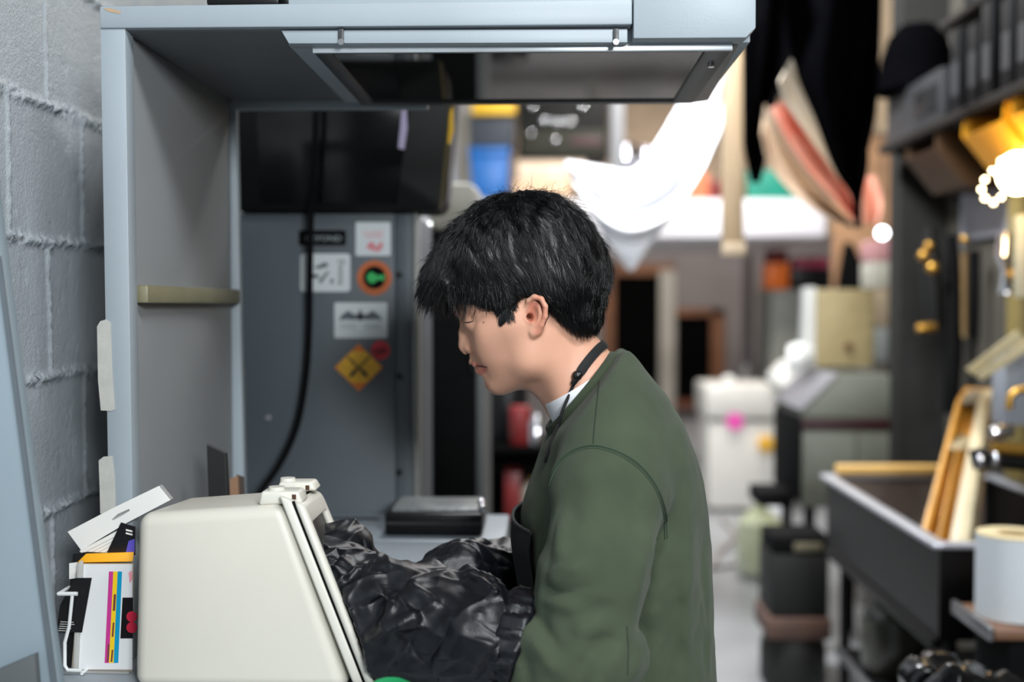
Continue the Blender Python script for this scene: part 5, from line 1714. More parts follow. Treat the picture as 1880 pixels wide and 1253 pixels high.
ms = mat('skin', (214, 164, 138), rough=0.46, bump=0.05, bscale=1400, spec=0.4)
nt = ms.node_tree
pb_ = nt.nodes['Principled BSDF']
ca = nt.nodes.new('ShaderNodeVertexColor')
ca.layer_name = 'skin_tone'
nz = nt.nodes.new('ShaderNodeTexNoise')
nz.inputs['Scale'].default_value = 55
mx = nt.nodes.new('ShaderNodeMix')
mx.data_type = 'RGBA'
mx.blend_type = 'MULTIPLY'
mx.inputs['Factor'].default_value = 0.22
rp = nt.nodes.new('ShaderNodeValToRGB')
rp.color_ramp.elements[0].color = (0.78, 0.62, 0.56, 1)
rp.color_ramp.elements[1].color = (1, 1, 1, 1)
nt.links.new(nz.outputs['Fac'], rp.inputs['Fac'])
nt.links.new(ca.outputs['Color'], mx.inputs['A'])
nt.links.new(rp.outputs['Color'], mx.inputs['B'])
nt.links.new(mx.outputs['Result'], pb_.inputs['Base Color'])
pb_.inputs['Subsurface Weight'].default_value = 0.18
pb_.inputs['Subsurface Radius'].default_value = (1.0, 0.35, 0.2)
pb_.inputs['Subsurface Scale'].default_value = 0.008
BODY = mesh_object('body', BME, ms, PERSON, True)

# lashes along the lowered lid
LASH = face_path([(850.5, 591.5), (853.5, 592.6), (858, 592.8), (862, 592.2), (866, 591), (869.5, 589.5)])
for pth in (LASH, mirrored(LASH)):
    G().tube(pth, [.0003 + .0006 * math.sin(PI * (k_ + .6) / (len(pth) + .2)) for k_ in range(len(pth))], 6).done('eyelashes', mat('lash_brown', (22, 16, 14), rough=0.8), PERSON)

# ------------------------------------------------------------------ hair: a soft mass and loose strands
hr = SDF((-.245, 1.41, 1.44), (.155, 1.69, 1.69), 0.0026)
A = hr.add
A(hr.ell(H(962, 492), (.108, .082, .091), TL), .01)
A(hr.ell(H(985, 560), (.068, .0735, .063), TL), .02)
A(hr.ell(H(906, 540), (.058, .0685, .058), TL), .02)
A(hr.ell(H(935, 590), (.035, .0665, .040), TL), .02)
A(hr.ell(H(968, 482), (.108, .086, .090), TL), .01)
A(hr.ell(H(876, 487), (.062, .078, .050), math.radians(20)), .03)
A(hr.ell(H(828, 520), (.041, .070, .033), math.radians(32)), .025)
A(hr.ell(H(1040, 520), (.052, .080, .062), 0), .03)
A(hr.ell(H(1000, 430), (.060, .070, .046), math.radians(-20)), .03)
A(hr.ell(H(1062, 580), (.030, .060, .028), math.radians(-40)), .02)
# lower edge of the hair, seen from the side
lu = np.array([700, 780, 812, 830, 850, 881, 905, 917, 926, 936, 950, 966, 984, 1002, 1019, 1045, 1071, 1085, 1102, 1140])
lv = np.array([540, 552, 556, 555, 560, 561, 570, 574, 575, 571, 560, 547, 548, 562, 579, 602, 617, 614, 602, 590])
e0 = P(700, 545, HY0)
ux = lambda u: P(u, 560, HY0).x
vz = lambda v: P(900, v, HY0).z
edge_z = np.interp(hr.X[:, 0, 0], [ux(u) for u in lu], [vz(v) for v in lv])[:, None, None]
pts = hr.pts()
flow = np.stack([pts[..., 0] * 90 + pts[..., 2] * 40, pts[..., 1] * 90, pts[..., 2] * 16 - pts[..., 0] * 10], -1)
cl = vnoise(flow, 3)
cl2 = vnoise(flow * 2.3, 13)
hr.D = hr.D + .0075 * (cl - .5) + .0035 * (cl2 - .5)
jag = .004 * (vnoise(np.stack([pts[..., 0] * 190, pts[..., 1] * 190, pts[..., 2] * 0], -1), 21) - .5)
hr.D = smax(hr.D, (edge_z + jag - hr.Z) * .8, .007)
# the inside is cut away so the cap sits on the scalp
hair_me = smooth_mesh(hr.mesh('hair'), 2, .45)
m_hair = mat('black_hair', (7, 7, 8), rough=0.26, var=0.2, scale=40, spec=0.6)
m_hair0 = mat('black_hair_mass', (7, 7, 8), rough=0.42, var=0.2, scale=40, spec=0.40)
HAIR = mesh_object('hair', hair_me, m_hair0, PERSON, True)

hair_bvh = bvh_of(HAIR)
nv = len(hair_me.vertices)
hco = verts_of(hair_me)
hno = np.empty(nv * 3, np.float32)
hair_me.vertices.foreach_get('normal', hno)
hno = hno.reshape(-1, 3)
fu = np.array([760, 800, 860, 930, 1000, 1060, 1090, 1120])
fx = np.array([-.55, -.45, .0, .48, .45, .05, -.25, -.5])
rs = random.Random(11)
from mathutils import noise


def pu(x):
    return 1000 + x * F / HY0          # rough photograph column of a point near the middle plane


SV, SF = [], []


def strand(p, length, r0, n, lift, curl, seedk, wild=0.0):
    base = len(SV)
    pos = Vector(p)
    ph = rs.random() * 6.28
    pts_, hit_n = [], None
    off = lift[0]
    prev = None
    for k in range(n):
        loc, nor, i, dist = hair_bvh.find_nearest(pos)
        if loc is None:
            return
        t = k / (n - 1)
        off = lift[0] + (lift[1] - lift[0]) * t * t
        q = loc + nor * off
        pts_.append(q)
        u = pu(q.x)
        d = Vector((float(np.interp(u, fu, fx)), 0, -.85))
        top = max(0.0, nor.z - .3)
        d += Vector((-.9 if u < 960 else .5, 0, 0)) * top
        d += noise.noise_vector(pos * 34.0) * .55 + noise.noise_vector(pos * 90.0) * .25
        d += Vector((math.sin(ph + t * 3), math.cos(ph * 1.7 + t * 2), math.sin(ph * .7 + t * 4))) * curl
        if prev is not None:
            d = d * .5 + prev * .6
        d = d - nor * d.dot(nor) * (1 - wild)
        if d.length < 1e-4:
            return
        d.normalize()
        prev = d
        pos = q + d * (length / n)
    emit_strand(pts_, r0)


def emit_strand(pts_, r0):
    base = len(SV)
    n = len(pts_)
    a = None
    for k, q in enumerate(pts_):
        t = (pts_[min(k + 1, n - 1)] - pts_[max(k - 1, 0)]).normalized()
        if a is None:
            a = t.orthogonal().normalized()
        else:
            a = (a - t * a.dot(t)).normalized()
        b = t.cross(a)
        r = r0 * (1 - .75 * (k / (n - 1)) ** 1.5)
        for j in range(3):
            c_ = j * 2.0944
            SV.append(q + (a * math.cos(c_) + b * math.sin(c_)) * r)
    for k in range(n - 1):
        for j in range(3):
            SF.append((base + k * 3 + j, base + k * 3 + (j + 1) % 3, base + (k + 1) * 3 + (j + 1) % 3, base + (k + 1) * 3 + j))


# strands that follow the mass; only those on the outside
cand = [i for i in range(nv) if hno[i, 2] > -.5 and hco[i, 2] > vz(600)]
for k in range(7200):
    i = rs.choice(cand)
    if hco[i, 1] > HY0 + .05 and rs.random() < .6:
        continue
    strand(Vector(hco[i]), .020 + .032 * rs.random(), .00030 + .00022 * rs.random(), 7, (.0, .0014 + .0065 * rs.random() ** 2), .14 + .1 * rs.random(), k)
# loose wisps
for k in range(900):
    i = rs.choice(cand)
    u = pu(hco[i, 0])
    if hno[i, 2] < .15 and u > 850:
        continue
    strand(Vector(hco[i]), .03 + .04 * rs.random(), .00016 + .00010 * rs.random(), 9, (.001, .006 + .012 * rs.random()), .75, k, .25)
# wisps over the crown
for k in range(150):
    u = 900 + 150 * rs.random()
    w = (rs.random() - .5) * .11
    loc, nor, i, dist = hair_bvh.find_nearest(Vector(H(u, 372, w)))
    if loc is None:
        continue
    q = Vector(loc)
    d = (nor * (.5 + rs.random()) + Vector(((rs.random() - .35) * 1.6, (rs.random() - .5), .2))).normalized()
    pts_ = []
    L = .012 + .026 * rs.random()
    for j in range(8):
        pts_.append(q.copy())
        q = q + d * (L / 8)
        d = (d + Vector((.10 if rs.random() < .6 else -.12, (rs.random() - .5) * .2, -.16))).normalized()
    emit_strand(pts_, .00016 + .00008 * rs.random())
# fringe falling forward and down, feathered lower edge
for k in range(1500):
    u = 772 + 165 * rs.random() ** 1.1
    w = -.088 + .15 * rs.random()
    loc, nor, i, dist = hair_bvh.find_nearest(Vector(H(u, 520 + 30 * rs.random(), w)))
    q = loc + nor * .0005
    d = Vector(((-.55 if u < 830 else -.05 if u < 900 else .25) + (rs.random() - .5) * .5, (rs.random() - .5) * .3, -1)).normalized()
    L = .012 + .022 * rs.random()
    pts_ = []
    for j in range(7):
        pts_.append(q.copy())
        q = q + d * (L / 7)
        d = (d + Vector((.06 * (1 if u < 840 else -.4), 0, -.03))).normalized()
    emit_strand(pts_, .00028 + .0002 * rs.random())
# nape, behind the ear and sideburn
for k in range(1500):
    f_ = rs.random()
    u = 1000 + 105 * f_ if rs.random() < .8 else 912 + 26 * rs.random()
    v_ = float(np.interp(u, lu, lv)) - 18 * rs.random() - 2
    loc, nor, i, dist = hair_bvh.find_nearest(Vector(H(u, v_, -.085 + .03 * rs.random() if u < 1060 else -.07 + .12 * rs.random())))
    q = loc + nor * .0004
    d = Vector(((.42 if u < 1060 else -.1) + (rs.random() - .5) * .35 if u > 960 else (rs.random() - .3) * .35, 0.12, -1)).normalized()
    L = .008 + .012 * rs.random()
    pts_ = []
    for j in range(5):
        pts_.append(q.copy())
        q = q + d * (L / 5)
    emit_strand(pts_, .00026 + .00016 * rs.random())
# feathered edge lying on the skin: temple, sideburn, behind the ear, nape
skin_bvh = bvh_of(BODY, HAIR)
only_skin = bvh_of(BODY)
for k in range(4200):
    u = 832 + 272 * rs.random()
    if 950 < u < 1014:
        continue
    ve = float(np.interp(u, lu, lv))
    side = -.085 if rs.random() < .8 else .085
    p = Vector(H(u, ve - 14 * rs.random() - 1, side if u < 1070 else side * rs.random()))
    loc, nor, i, dist = skin_bvh.find_nearest(p)
    if loc is None:
        continue
    if k % 4 == 0:
        u = 910 + 28 * rs.random()
        loc, nor, i, dist = only_skin.find_nearest(Vector(H(u, 552 + 30 * rs.random(), side)))
        tip = Vector(H(924 + (u - 926) * .10 + 5 * (rs.random() - .5), 582 + 17 * rs.random(), loc.y - HY0))
        d = (tip - loc).normalized()
        L = (tip - loc).length * (.7 + .4 * rs.random())
    else:
        d = Vector((float(np.interp(u, fu, fx)) + (rs.random() - .5) * .5, 0, -.85)).normalized()
        L = .006 + .011 * rs.random()
    pts_ = []
    pos = Vector(loc)
    tree_ = only_skin if k % 4 == 0 else skin_bvh
    for j in range(6):
        loc, nor, i, dist = tree_.find_nearest(pos)
        pts_.append(loc + nor * (.0004 + .0008 * j / 5 * rs.random()))
        dd = d - nor * d.dot(nor)
        pos = pts_[-1] + dd.normalized() * (L / 5)
    emit_strand(pts_, .00026 + .00016 * rs.random())
sme = bpy.data.meshes.new('strands')
sme.from_pydata([tuple(v) for v in SV], [], SF)
sme.update()
STR = mesh_object('strands', sme, m_hair, HAIR, True)
STR['kind'] = 'stuff'

# ------------------------------------------------------------------ sweatshirt
sw = SDF((-.075, 1.215, .835), (.262, 1.885, 1.475), 0.0046)
A = sw.add
tv = np.array([635, 660, 690, 720, 770, 830, 870, 900, 930, 1000, 1100, 1253, 1420])
tf = np.array([1062, 1040, 1022, 1012, 1003, 992, 978, 966, 958, 958, 968, 985, 1000])
tb = np.array([1118, 1152, 1192, 1219, 1250, 1273, 1283, 1288, 1292, 1298, 1303, 1307, 1306])
tw = np.array([.052, .082, .120, .155, .182, .192, .192, .19, .188, .182, .178, .180, .182])
zz = np.array([P(1100, v, HY0).z for v in tv])[::-1]
xf = np.array([P(u, v, HY0).x for u, v in zip(tf, tv)])[::-1]
xb = np.array([P(u, v, HY0).x for u, v in zip(tb, tv)])[::-1]
Zl = sw.Z[0, 0, :]
cf, cb, cw = np.interp(Zl, zz, xf), np.interp(Zl, zz, xb), np.interp(Zl, zz, tw[::-1])
xc_, xa_ = ((cf + cb) / 2)[None, None, :], ((cb - cf) / 2)[None, None, :]
nx_ = np.abs((sw.X - xc_) / xa_)
ny_ = np.abs((sw.Y - HY0) / cw[None, None, :])
kk = (nx_ ** 2.3 + ny_ ** 2.3) ** (1 / 2.3)
dt = (kk - 1) * np.minimum(xa_, cw[None, None, :]) * .9
dt = smax(dt, sw.Z - P(1100, 640, HY0).z, .02)
dt = smax(dt, P(1100, 1425, HY0).z - sw.Z, .01)
A(dt, .01)
# near arm
an = [P(1128, 832, 1.425), P(1116, 900, 1.375), P(1098, 1040, 1.325), P(1076, 1190, 1.312)]
arm_ = sw.chain(an, [.060, .064, .062, .066], .03)
FA0, FA1 = P(1080, 1222, 1.312), P(970, 1188, 1.33)
fore_ = sw.chain([P(1076, 1190, 1.312), P(1030, 1206, 1.316), P(985, 1195, 1.326)], [.066, .063, .058], .02)
cutn = np.array(FA0 - FA1)
cutn /= np.linalg.norm(cutn)
fore_ = smax(fore_, -((sw.X - FA1.x) * cutn[0] + (sw.Y - FA1.y) * cutn[1] + (sw.Z - FA1.z) * cutn[2]), .008)
A(arm_, .013)
A(fore_, .014)
af = [Vector((p.x, 2 * HY0 - p.y, p.z)) for p in an]
A(sw.chain(af, [.062, .066, .060, .058], .03), .022)
A(sw.chain([af[-1], af[-1].lerp(P(930, 1045, 1.68), .6), P(940, 1045, 1.68)], [.058, .052, .042], .02), .016)
# shoulder line
A(sw.cone(P(1120, 690, 1.50), P(1120, 815, 1.405), .040, .050), .03)
A(sw.cone(P(1120, 690, 1.60), Vector((P(1120, 815, 1.405).x, 1.695, P(1120, 815, 1.405).z)), .040, .050), .03)
# folds on the near side of the cloth: crests (+) and grooves (-) along traced lines


def sfold(uv, Yd, amp, wdt, ymax=1.47):
    pts_ = [P(u, v, Yd) for u, v in uv]
    d_ = tp_ = None
    n_ = len(pts_) - 1
    for k_, (a_, b_) in enumerate(zip(pts_, pts_[1:])):
        ex_, ez_ = b_.x - a_.x, b_.z - a_.z
        L2 = ex_ * ex_ + ez_ * ez_
        px_, pz_ = sw.X - a_.x, sw.Z - a_.z
        t_ = np.clip((px_ * ex_ + pz_ * ez_) / L2, 0, 1)
        c_ = (px_ - t_ * ex_) ** 2 + (pz_ - t_ * ez_) ** 2
        s_ = (k_ + t_) / n_
        s_ = np.clip(np.minimum(s_, 1 - s_) / .35, 0, 1)
        if d_ is None:
            d_, tp_ = c_, s_
        else:
            tp_ = np.where(c_ < d_, s_, tp_)
            d_ = np.minimum(d_, c_)
    tp_ = tp_ * tp_ * (3 - 2 * tp_)
    fade = np.clip((ymax - sw.Y) / .04, 0, 1)
    sw.D = sw.D - (amp * np.exp(-d_ / wdt ** 2) * tp_ * fade).astype(np.float32)


for uv, Yd, amp, wdt in (
        ([(1250, 925), (1222, 990), (1192, 1052), (1180, 1120), (1160, 1170), (1128, 1215)], 1.33, -.012, .010),
        ([(1196, 960), (1176, 1040), (1166, 1110)], 1.30, .005, .012),
        ([(990, 1074), (1030, 1046), (1085, 1012)], 1.285, .007, .009),
        ([(985, 1090), (1041, 1080), (1105, 1062)], 1.285, -.007, .007),
        ([(975, 1106), (1016, 1098), (1079, 1112)], 1.285, .006, .008),
        ([(970, 1122), (1000, 1155), (1040, 1195)], 1.28, -.008, .008),
        ([(958, 1142), (996, 1186), (1029, 1236)], 1.28, .007, .009),
        ([(948, 1176), (967, 1213), (975, 1262)], 1.28, -.006, .007),
        ([(1150, 1155), (1085, 1195), (1050, 1255)], 1.26, -.009, .011),
        ([(1120, 1130), (1080, 1150), (1040, 1150)], 1.26, .005, .010),
        ([(1110, 1240), (1075, 1262)], 1.26, .005, .010),
        ([(1012, 905), (998, 970), (1000, 1030)], 1.34, -.006, .008),
        ([(1030, 930), (1022, 990), (1030, 1040)], 1.30, .004, .010),
        ([(1278, 930), (1285, 1100), (1285, 1270)], 1.47, -.004, .006),
        ([(1262, 880), (1266, 1000), (1262, 1130), (1262, 1270)], 1.40, .006, .011),
        ([(1236, 1010), (1232, 1130), (1238, 1270)], 1.385, -.001, .014),
        ([(1205, 1080), (1200, 1180), (1206, 1280)], 1.38, .004, .012),
        ([(1060, 870), (1050, 920), (1062, 970)], 1.32, -.003, .010),
        ([(1150, 880), (1160, 940), (1150, 1000)], 1.31, -.003, .012),
        ([(1235, 740), (1228, 800), (1236, 860)], 1.45, -.003, .012)):
    sfold(uv, Yd, amp, wdt, 1.53)
pp_ = sw.pts()
q_ = np.stack([pp_[..., 0] * 14 + pp_[..., 2] * 6, pp_[..., 1] * 14, pp_[..., 2] * 8 - pp_[..., 0] * 4], -1)
n1 = vnoise(q_, 31)
n2 = vnoise(q_ * 2.4, 32)
lowk = np.clip((P(1100, 840, HY0).z - pp_[..., 2]) / .12, 0.25, 1)
sw.D = sw.D + lowk * (.005 * np.abs(2 * n1 - 1) + .003 * np.abs(2 * n2 - 1) - .003)


def crease(S, a_, b_, amp, wdt):
    """one straight wrinkle from a_ to b_ that dies out towards its ends"""
    m_ = 2.6 * wdt

    def f_(q):
        ab = [b_[i] - a_[i] for i in range(3)]
        L2 = max(sum(x * x for x in ab), 1e-9)
        d_ = [q.X - a_[0], q.Y - a_[1], q.Z - a_[2]]
        t_ = np.clip((d_[0] * ab[0] + d_[1] * ab[1] + d_[2] * ab[2]) / L2, 0, 1)
        r2_ = (d_[0] - ab[0] * t_) ** 2 + (d_[1] - ab[1] * t_) ** 2 + (d_[2] - ab[2] * t_) ** 2
        return amp * np.exp(-np.sqrt(r2_ + (wdt * .25) ** 2) / wdt * 1.4) * np.sin(PI * t_)
    s_, v_ = S._part(([min(a_[i], b_[i]) - m_ for i in range(3)], [max(a_[i], b_[i]) + m_ for i in range(3)], f_), .01)
    S.D[s_] = S.D[s_] - v_.astype(np.float32)


# neck opening
p0 = np.array(P(1060.5, 716, HY0))
pA, pB = np.array(P(1121, 645, HY0)), np.array(P(1001, 788, HY0))
ax_ = (pB - pA)
ax_[1] = 0
LEN = np.linalg.norm(ax_)
ax_ /= LEN
nn = np.array([ax_[2], 0, -ax_[0]])
if nn[2] < 0:
    nn = -nn
cen_ = (pA + pB) / 2
s_ = (sw.X - cen_[0]) * nn[0] + (sw.Z - cen_[2]) * nn[2]
sw.D = smax(sw.D, s_ + .009, .006)
# hollow behind the collar so the neck shows
sw_me = smooth_mesh(sw.mesh('sweatshirt'), 2, .5)
_xe, _ze = P(1050, 1180, 1.28).x, P(1050, 1180, 1.28).z
wrinkle(sw_me, 60, 31, (1, 0, .55), 55, (.0015, .0045), (.006, .012), (.025, .065), keep=lambda c: (np.hypot(c[:, 0] - _xe, c[:, 2] - _ze) < .12) & (c[:, 1] < 1.4), subdivide=False, up=.5)
wrinkle(sw_me, 50, 32, (.15, 0, -1), 30, (.001, .0032), (.008, .016), (.04, .11), keep=lambda c: (c[:, 0] > P(1170, 1100, 1.4).x) & (c[:, 2] < P(1200, 860, 1.45).z), subdivide=False, up=.5)
wrinkle(sw_me, 26, 33, (-.5, 0, -1), 40, (.0008, .0024), (.010, .018), (.03, .07), keep=lambda c: (c[:, 1] < 1.36) & (c[:, 2] > P(1100, 1080, 1.3).z), subdivide=False, up=.5)
m_sw = mat('green_sweatshirt', (68, 77, 61), rough=0.95, var=0.10, scale=18, bump=0.35, bscale=1500, sheen=0.08, spec=0.12)
SWEAT = mesh_object('sweatshirt', sw_me, m_sw, PERSON, True)
sw_bvh = bvh_of(SWEAT)
# ribbed collar band
g = G()
NR = 420
rows = []
for (offn, ra, rb, rib) in ((-.030, 1.16, 1.20, 0), (-.020, 1.14, 1.18, 0), (-.013, 1.10, 1.14, 0), (-.008, 1.06, 1.10, 1), (-.003, 1.015, 1.06, 1), (.0002, .985, 1.03, 1), (.0012, .965, 1.01, 0), (-.0005, .95, .995, 0), (-.008, .95, .99, 0)):
    row = []
    for k in range(NR):
        a = 2 * PI * k / NR
        rr_ = 1 + (.006 * (1 if k % 2 else -1) if rib else 0)
        q = cen_ + ax_ * (LEN / 2 * ra * rr_ * math.cos(a)) + np.array([0, 1, 0]) * (.068 * rb * rr_ * math.sin(a)) + nn * offn
        row.append(g.bm.verts.new(q))
    rows.append(row)
for r0, r1 in zip(rows, rows[1:]):
    for k in range(NR):
        g.bm.faces.new([r0[k], r0[(k + 1) % NR], r1[(k + 1) % NR], r1[k]])
COLLAR = g.done('collar', mat('green_rib', (60, 68, 53), rough=0.95, var=0.05, sheen=0.06, spec=0.12), SWEAT, angle=None)


def seam(uv, r, name='seam', n=40, off=.0006, m=None):
    A_ = np.array(uv, float)
    t = np.linspace(0, len(A_) - 1, n)
    pts_ = []
    runs = []
    for x in t:
        i = min(int(x), len(A_) - 2)
        f_ = x - i
        p_0, p_1, p_2, p_3 = A_[max(i - 1, 0)], A_[i], A_[i + 1], A_[min(i + 2, len(A_) - 1)]
        c = 0.5 * ((2 * p_1) + (-p_0 + p_2) * f_ + (2 * p_0 - 5 * p_1 + 4 * p_2 - p_3) * f_ * f_ + (-p_0 + 3 * p_1 - 3 * p_2 + p_3) * f_ ** 3)
        s = surf(sw_bvh, c[0], c[1], off)
        if s is None or (pts_ and (s - pts_[-1]).length > .03):
            runs.append(pts_)
            pts_ = []
        if s is not None:
            pts_.append(s)
    runs.append(pts_)
    pts_ = max(runs, key=len)
    if len(pts_) > 3:
        G().tube(pts_, r, 6).done(name, m or m_seam, SWEAT)


m_seam = mat('green_seam', (58, 74, 56), rough=0.95)
m_seamd = mat('green_seam_dark', (36, 48, 36), rough=0.95)
arm_line = [(1006, 905), (1014, 876), (1030, 850), (1056, 830), (1090, 823), (1128, 832), (1160, 850), (1188, 876), (1208, 910), (1219, 950), (1222, 990)]
seam(arm_line, .0011)
seam([(u + (4 if k > 5 else -1 if k < 3 else 1), v - 5 + (k > 6) * 2) for k, (u, v) in enumerate(arm_line)], .0011)
seam([(u + (2 if k > 5 else 0), v - 2.5 + (k > 6)) for k, (u, v) in enumerate(arm_line)], .0006, off=.0003, m=m_seamd)
seam([(1100, 684), (1101, 700), (1096, 740), (1091, 790), (1089, 820)], .0007, 'shoulder_seam', off=.0002, m=m_seamd)
seam([(1150, 1150), (1153, 1190), (1152, 1240)], .0007, 'side_seam', off=.0002, m=m_seamd)

# white undershirt collar
m_tee = mat('white_tee', (222, 224, 228), rough=0.85, var=0.02, bump=0.1, bscale=900)
tA, tB = np.array(P(1122, 668, HY0)), np.array(P(999, 744, HY0))
tx = tB - tA
tx[1] = 0
TLn = np.linalg.norm(tx)
tx /= TLn
tn = np.array([tx[2], 0, -tx[0]])
if tn[2] < 0:
    tn = -tn
tc_ = (tA + tB) / 2
g = G()
rows = []
for (offn, k_) in ((-.034, 1.06), (-.02, 1.04), (-.006, 1.01), (0.0, 1.0), (.0015, .985), (0, .97), (-.03, .99)):
    row = []
    for k in range(72):
        a = 2 * PI * k / 72
        q = tc_ + tx * (TLn / 2 * k_ * math.cos(a)) + np.array([0, 1, 0]) * (.0635 * k_ * math.sin(a)) + tn * offn
        row.append(g.bm.verts.new(q))
    rows.append(row)
for r0, r1 in zip(rows, rows[1:]):
    for k in range(72):
        g.bm.faces.new([r0[k], r0[(k + 1) % 72], r1[(k + 1) % 72], r1[k]])
TEE = g.done('undershirt', m_tee, PERSON)

# ------------------------------------------------------------------ apron: neck strap, toggle, cord, bib with pocket
m_apron = mat('apron_black', (15, 16, 17), rough=0.8, var=0.15, scale=40, bump=0.2, bscale=900)
APRON = None
nb = bvh_of(BODY, SWEAT, COLLAR, TEE)
strap_uv = [(1108, 632), (1098, 642), (1086, 655), (1075, 669), (1066, 682), (1059, 694)]
pts_ = []
for u, v in strap_uv:
    s = surf(nb, u, v, .0022)
    pts_.append(s if s is not None else Vector(H(u, v, -.02)))
pts_ = [Vector(H(1111, 634, .035)), Vector(H(1112, 631, .012))] + pts_
g = G()
cam_o = Vector((0, 0, CAMZ))
L_, R_ = [], []
for i, p in enumerate(pts_):
    t_ = (pts_[min(i + 1, len(pts_) - 1)] - pts_[max(i - 1, 0)]).normalized()
    loc, nor, ii, dd = nb.find_nearest(p)
    sd = t_.cross(nor).normalized()
    wd = .0062 if i < len(pts_) - 1 else .004
    L_.append([p + sd * wd, p + sd * wd * .3 + nor * .0008, p - sd * wd * .3 + nor * .0008, p - sd * wd])
AP_ROOT = g.sheet(L_, .0016, 10, 30).done('apron_strap', m_apron, PERSON)
tg_ = surf(nb, 1058, 690, .006)
G().ball(tuple(tg_), (.0068, .006, .0068), 20, 14).cyl(tg_ + Vector((.004, 0, .004)), tg_ - Vector((.006, .0, .012)), .0052, .0035, bevel=.001).done('toggle', mat('toggle_black', (12, 12, 13), rough=0.35), PERSON)
cp = [surf(nb, u, v, .0022) for u, v in ((1056, 700), (1049, 715), (1042, 735), (1034, 757), (1026, 780), (1017, 805), (1009, 830), (1003, 850))]
cp = [c for c in cp if c is not None]
G().tube(cp, .0021, 8).done('cord', m_apron, PERSON)
rows = []
for v, off in ((945, .013), (960, .013), (985, .012), (1020, .010), (1060, .008), (1110, .006), (1180, .006), (1260, .006), (1330, .006)):
    z_ = P(1000, v, HY0).z
    row = []
    for w_ in np.linspace(-.125, .125, 11):
        h_, n_, i_, d_ = sw_bvh.ray_cast(Vector((-.4, HY0 + w_, z_)), Vector((1, 0, 0)))
        x_ = h_.x if h_ is not None else .0
        row.append(Vector((x_ - off, HY0 + w_, z_)))
    xm = row[5].x
    for k_, q in enumerate(row):
        w_ = (k_ - 5) / 5
        q.x = xm + .026 * abs(w_) ** 2.3
    rows.append(row)
BIB = G().sheet(rows, .002, 28, 40).done('apron', m_apron, PERSON)
G().tube([Vector(q) for q in rows[0]], .0024, 8).done('top_hem', mat('apron_hem', (34, 36, 36), rough=0.8), BIB)
q = rows[4][2]
G().box((q.x - .003, q.y - .002, q.z - .006), (q.x - .001, q.y + .004, q.z + .008)).done('tag', mat('tag_grey', (150, 156, 150)), BIB, smooth=False)

# trousers
tr = SDF((-.02, 1.33, .06), (.34, 1.77, .99), .009)
tr.add(tr.ell((.160, HY0, .90), (.105, .165, .12)), .02)
for s in (-1, 1):
    tr.add(tr.chain([Vector((.165, HY0 + s * .085, .86)), Vector((.150, HY0 + s * .10, .46)), Vector((.185, HY0 + s * .11, .10))], [.088, .068, .058], .02), .02)
tr.D = tr.D + .006 * (vnoise(tr.pts() * 16, 8) - .5)
mesh_object('trousers', smooth_mesh(tr.mesh('trousers'), 1), mat('trousers_dark', (32, 34, 40), rough=0.9), PERSON, True)
for s in (-1, 1):
    sh = SDF((-.07, HY0 + s * .118 - .08, -.004), (.26, HY0 + s * .118 + .08, .15), .006)
    sh.add(sh.chain([Vector((.19, HY0 + s * .112, .075)), Vector((.12, HY0 + s * .115, .05)), Vector((.015, HY0 + s * .125, .042))], [.056, .050, .040], .02), .02)
    sh.D = smax(sh.D, .001 - sh.Z, .006)
    mesh_object('shoe', smooth_mesh(sh.mesh('shoe'), 1), M_black, PERSON, True)

# ------------------------------------------------------------------ the black nylon sleeves of the glove box
NS = 1.308
TRACED = (
    ([(701, 1064, 1.36), (718, 1043, 1.37), (743, 1056, 1.35), (768, 1080, 1.32), (795, 1108, 1.31)], .017, .012),
    ([(850, 1003, 1.50), (859, 1047, 1.40), (885, 1075, 1.33), (933, 1095, 1.285)], .017, .012),
    ([(850, 1003, 1.50), (820, 1030, 1.47), (792, 1049, 1.42), (762, 1058, 1.38)], .014, .012),
    ([(639, 1099, 1.345), (676, 1088, 1.335), (705, 1092, 1.32), (718, 1130, NS), (705, 1172, NS)], .015, .010),
    ([(676, 1212, 1.315), (700, 1175, NS), (726, 1146, 1.30), (762, 1138, 1.30)], .015, .009),
    ([(676, 1212, 1.315), (738, 1206, NS), (801, 1219, NS)], .014, .009),
    ([(690, 1262, 1.32), (720, 1236, 1.31), (760, 1240, 1.31)], .010, .010),
    ([(826, 1140, 1.29), (850, 1172, 1.285), (880, 1215, 1.28), (908, 1255, 1.28)], .015, .009),
    ([(850, 1164, 1.285), (895, 1190, 1.272), (933, 1215, 1.27)], .012, .008),
    ([(809, 1160, 1.295), (812, 1205, 1.295), (806, 1258, 1.30)], .011, .007),
    ([(643, 1114, 1.345), (660, 1170, 1.335), (682, 1226, 1.325)], .011, .008),
    ([(622, 1040, 1.38), (650, 1110, 1.36), (668, 1190, 1.34)], .009, .008),
    ([(880, 1120, 1.285), (912, 1110, 1.28), (945, 1108, 1.28)], .010, .009),
    ([(590, 985, 1.43), (625, 985, 1.44), (660, 1000, 1.445), (683, 1035, 1.45)], .010, .010),
    ([(640, 1000, 1.42), (652, 1030, 1.42), (640, 1070, 1.40)], .009, .008))
cd = cutn.copy()
ce = np.array(P(944, 1183, 1.332))
fn = (D_ - A_).cross(B_ - A_)
fn.normalize()
if fn.x < 0:
    fn = -fn


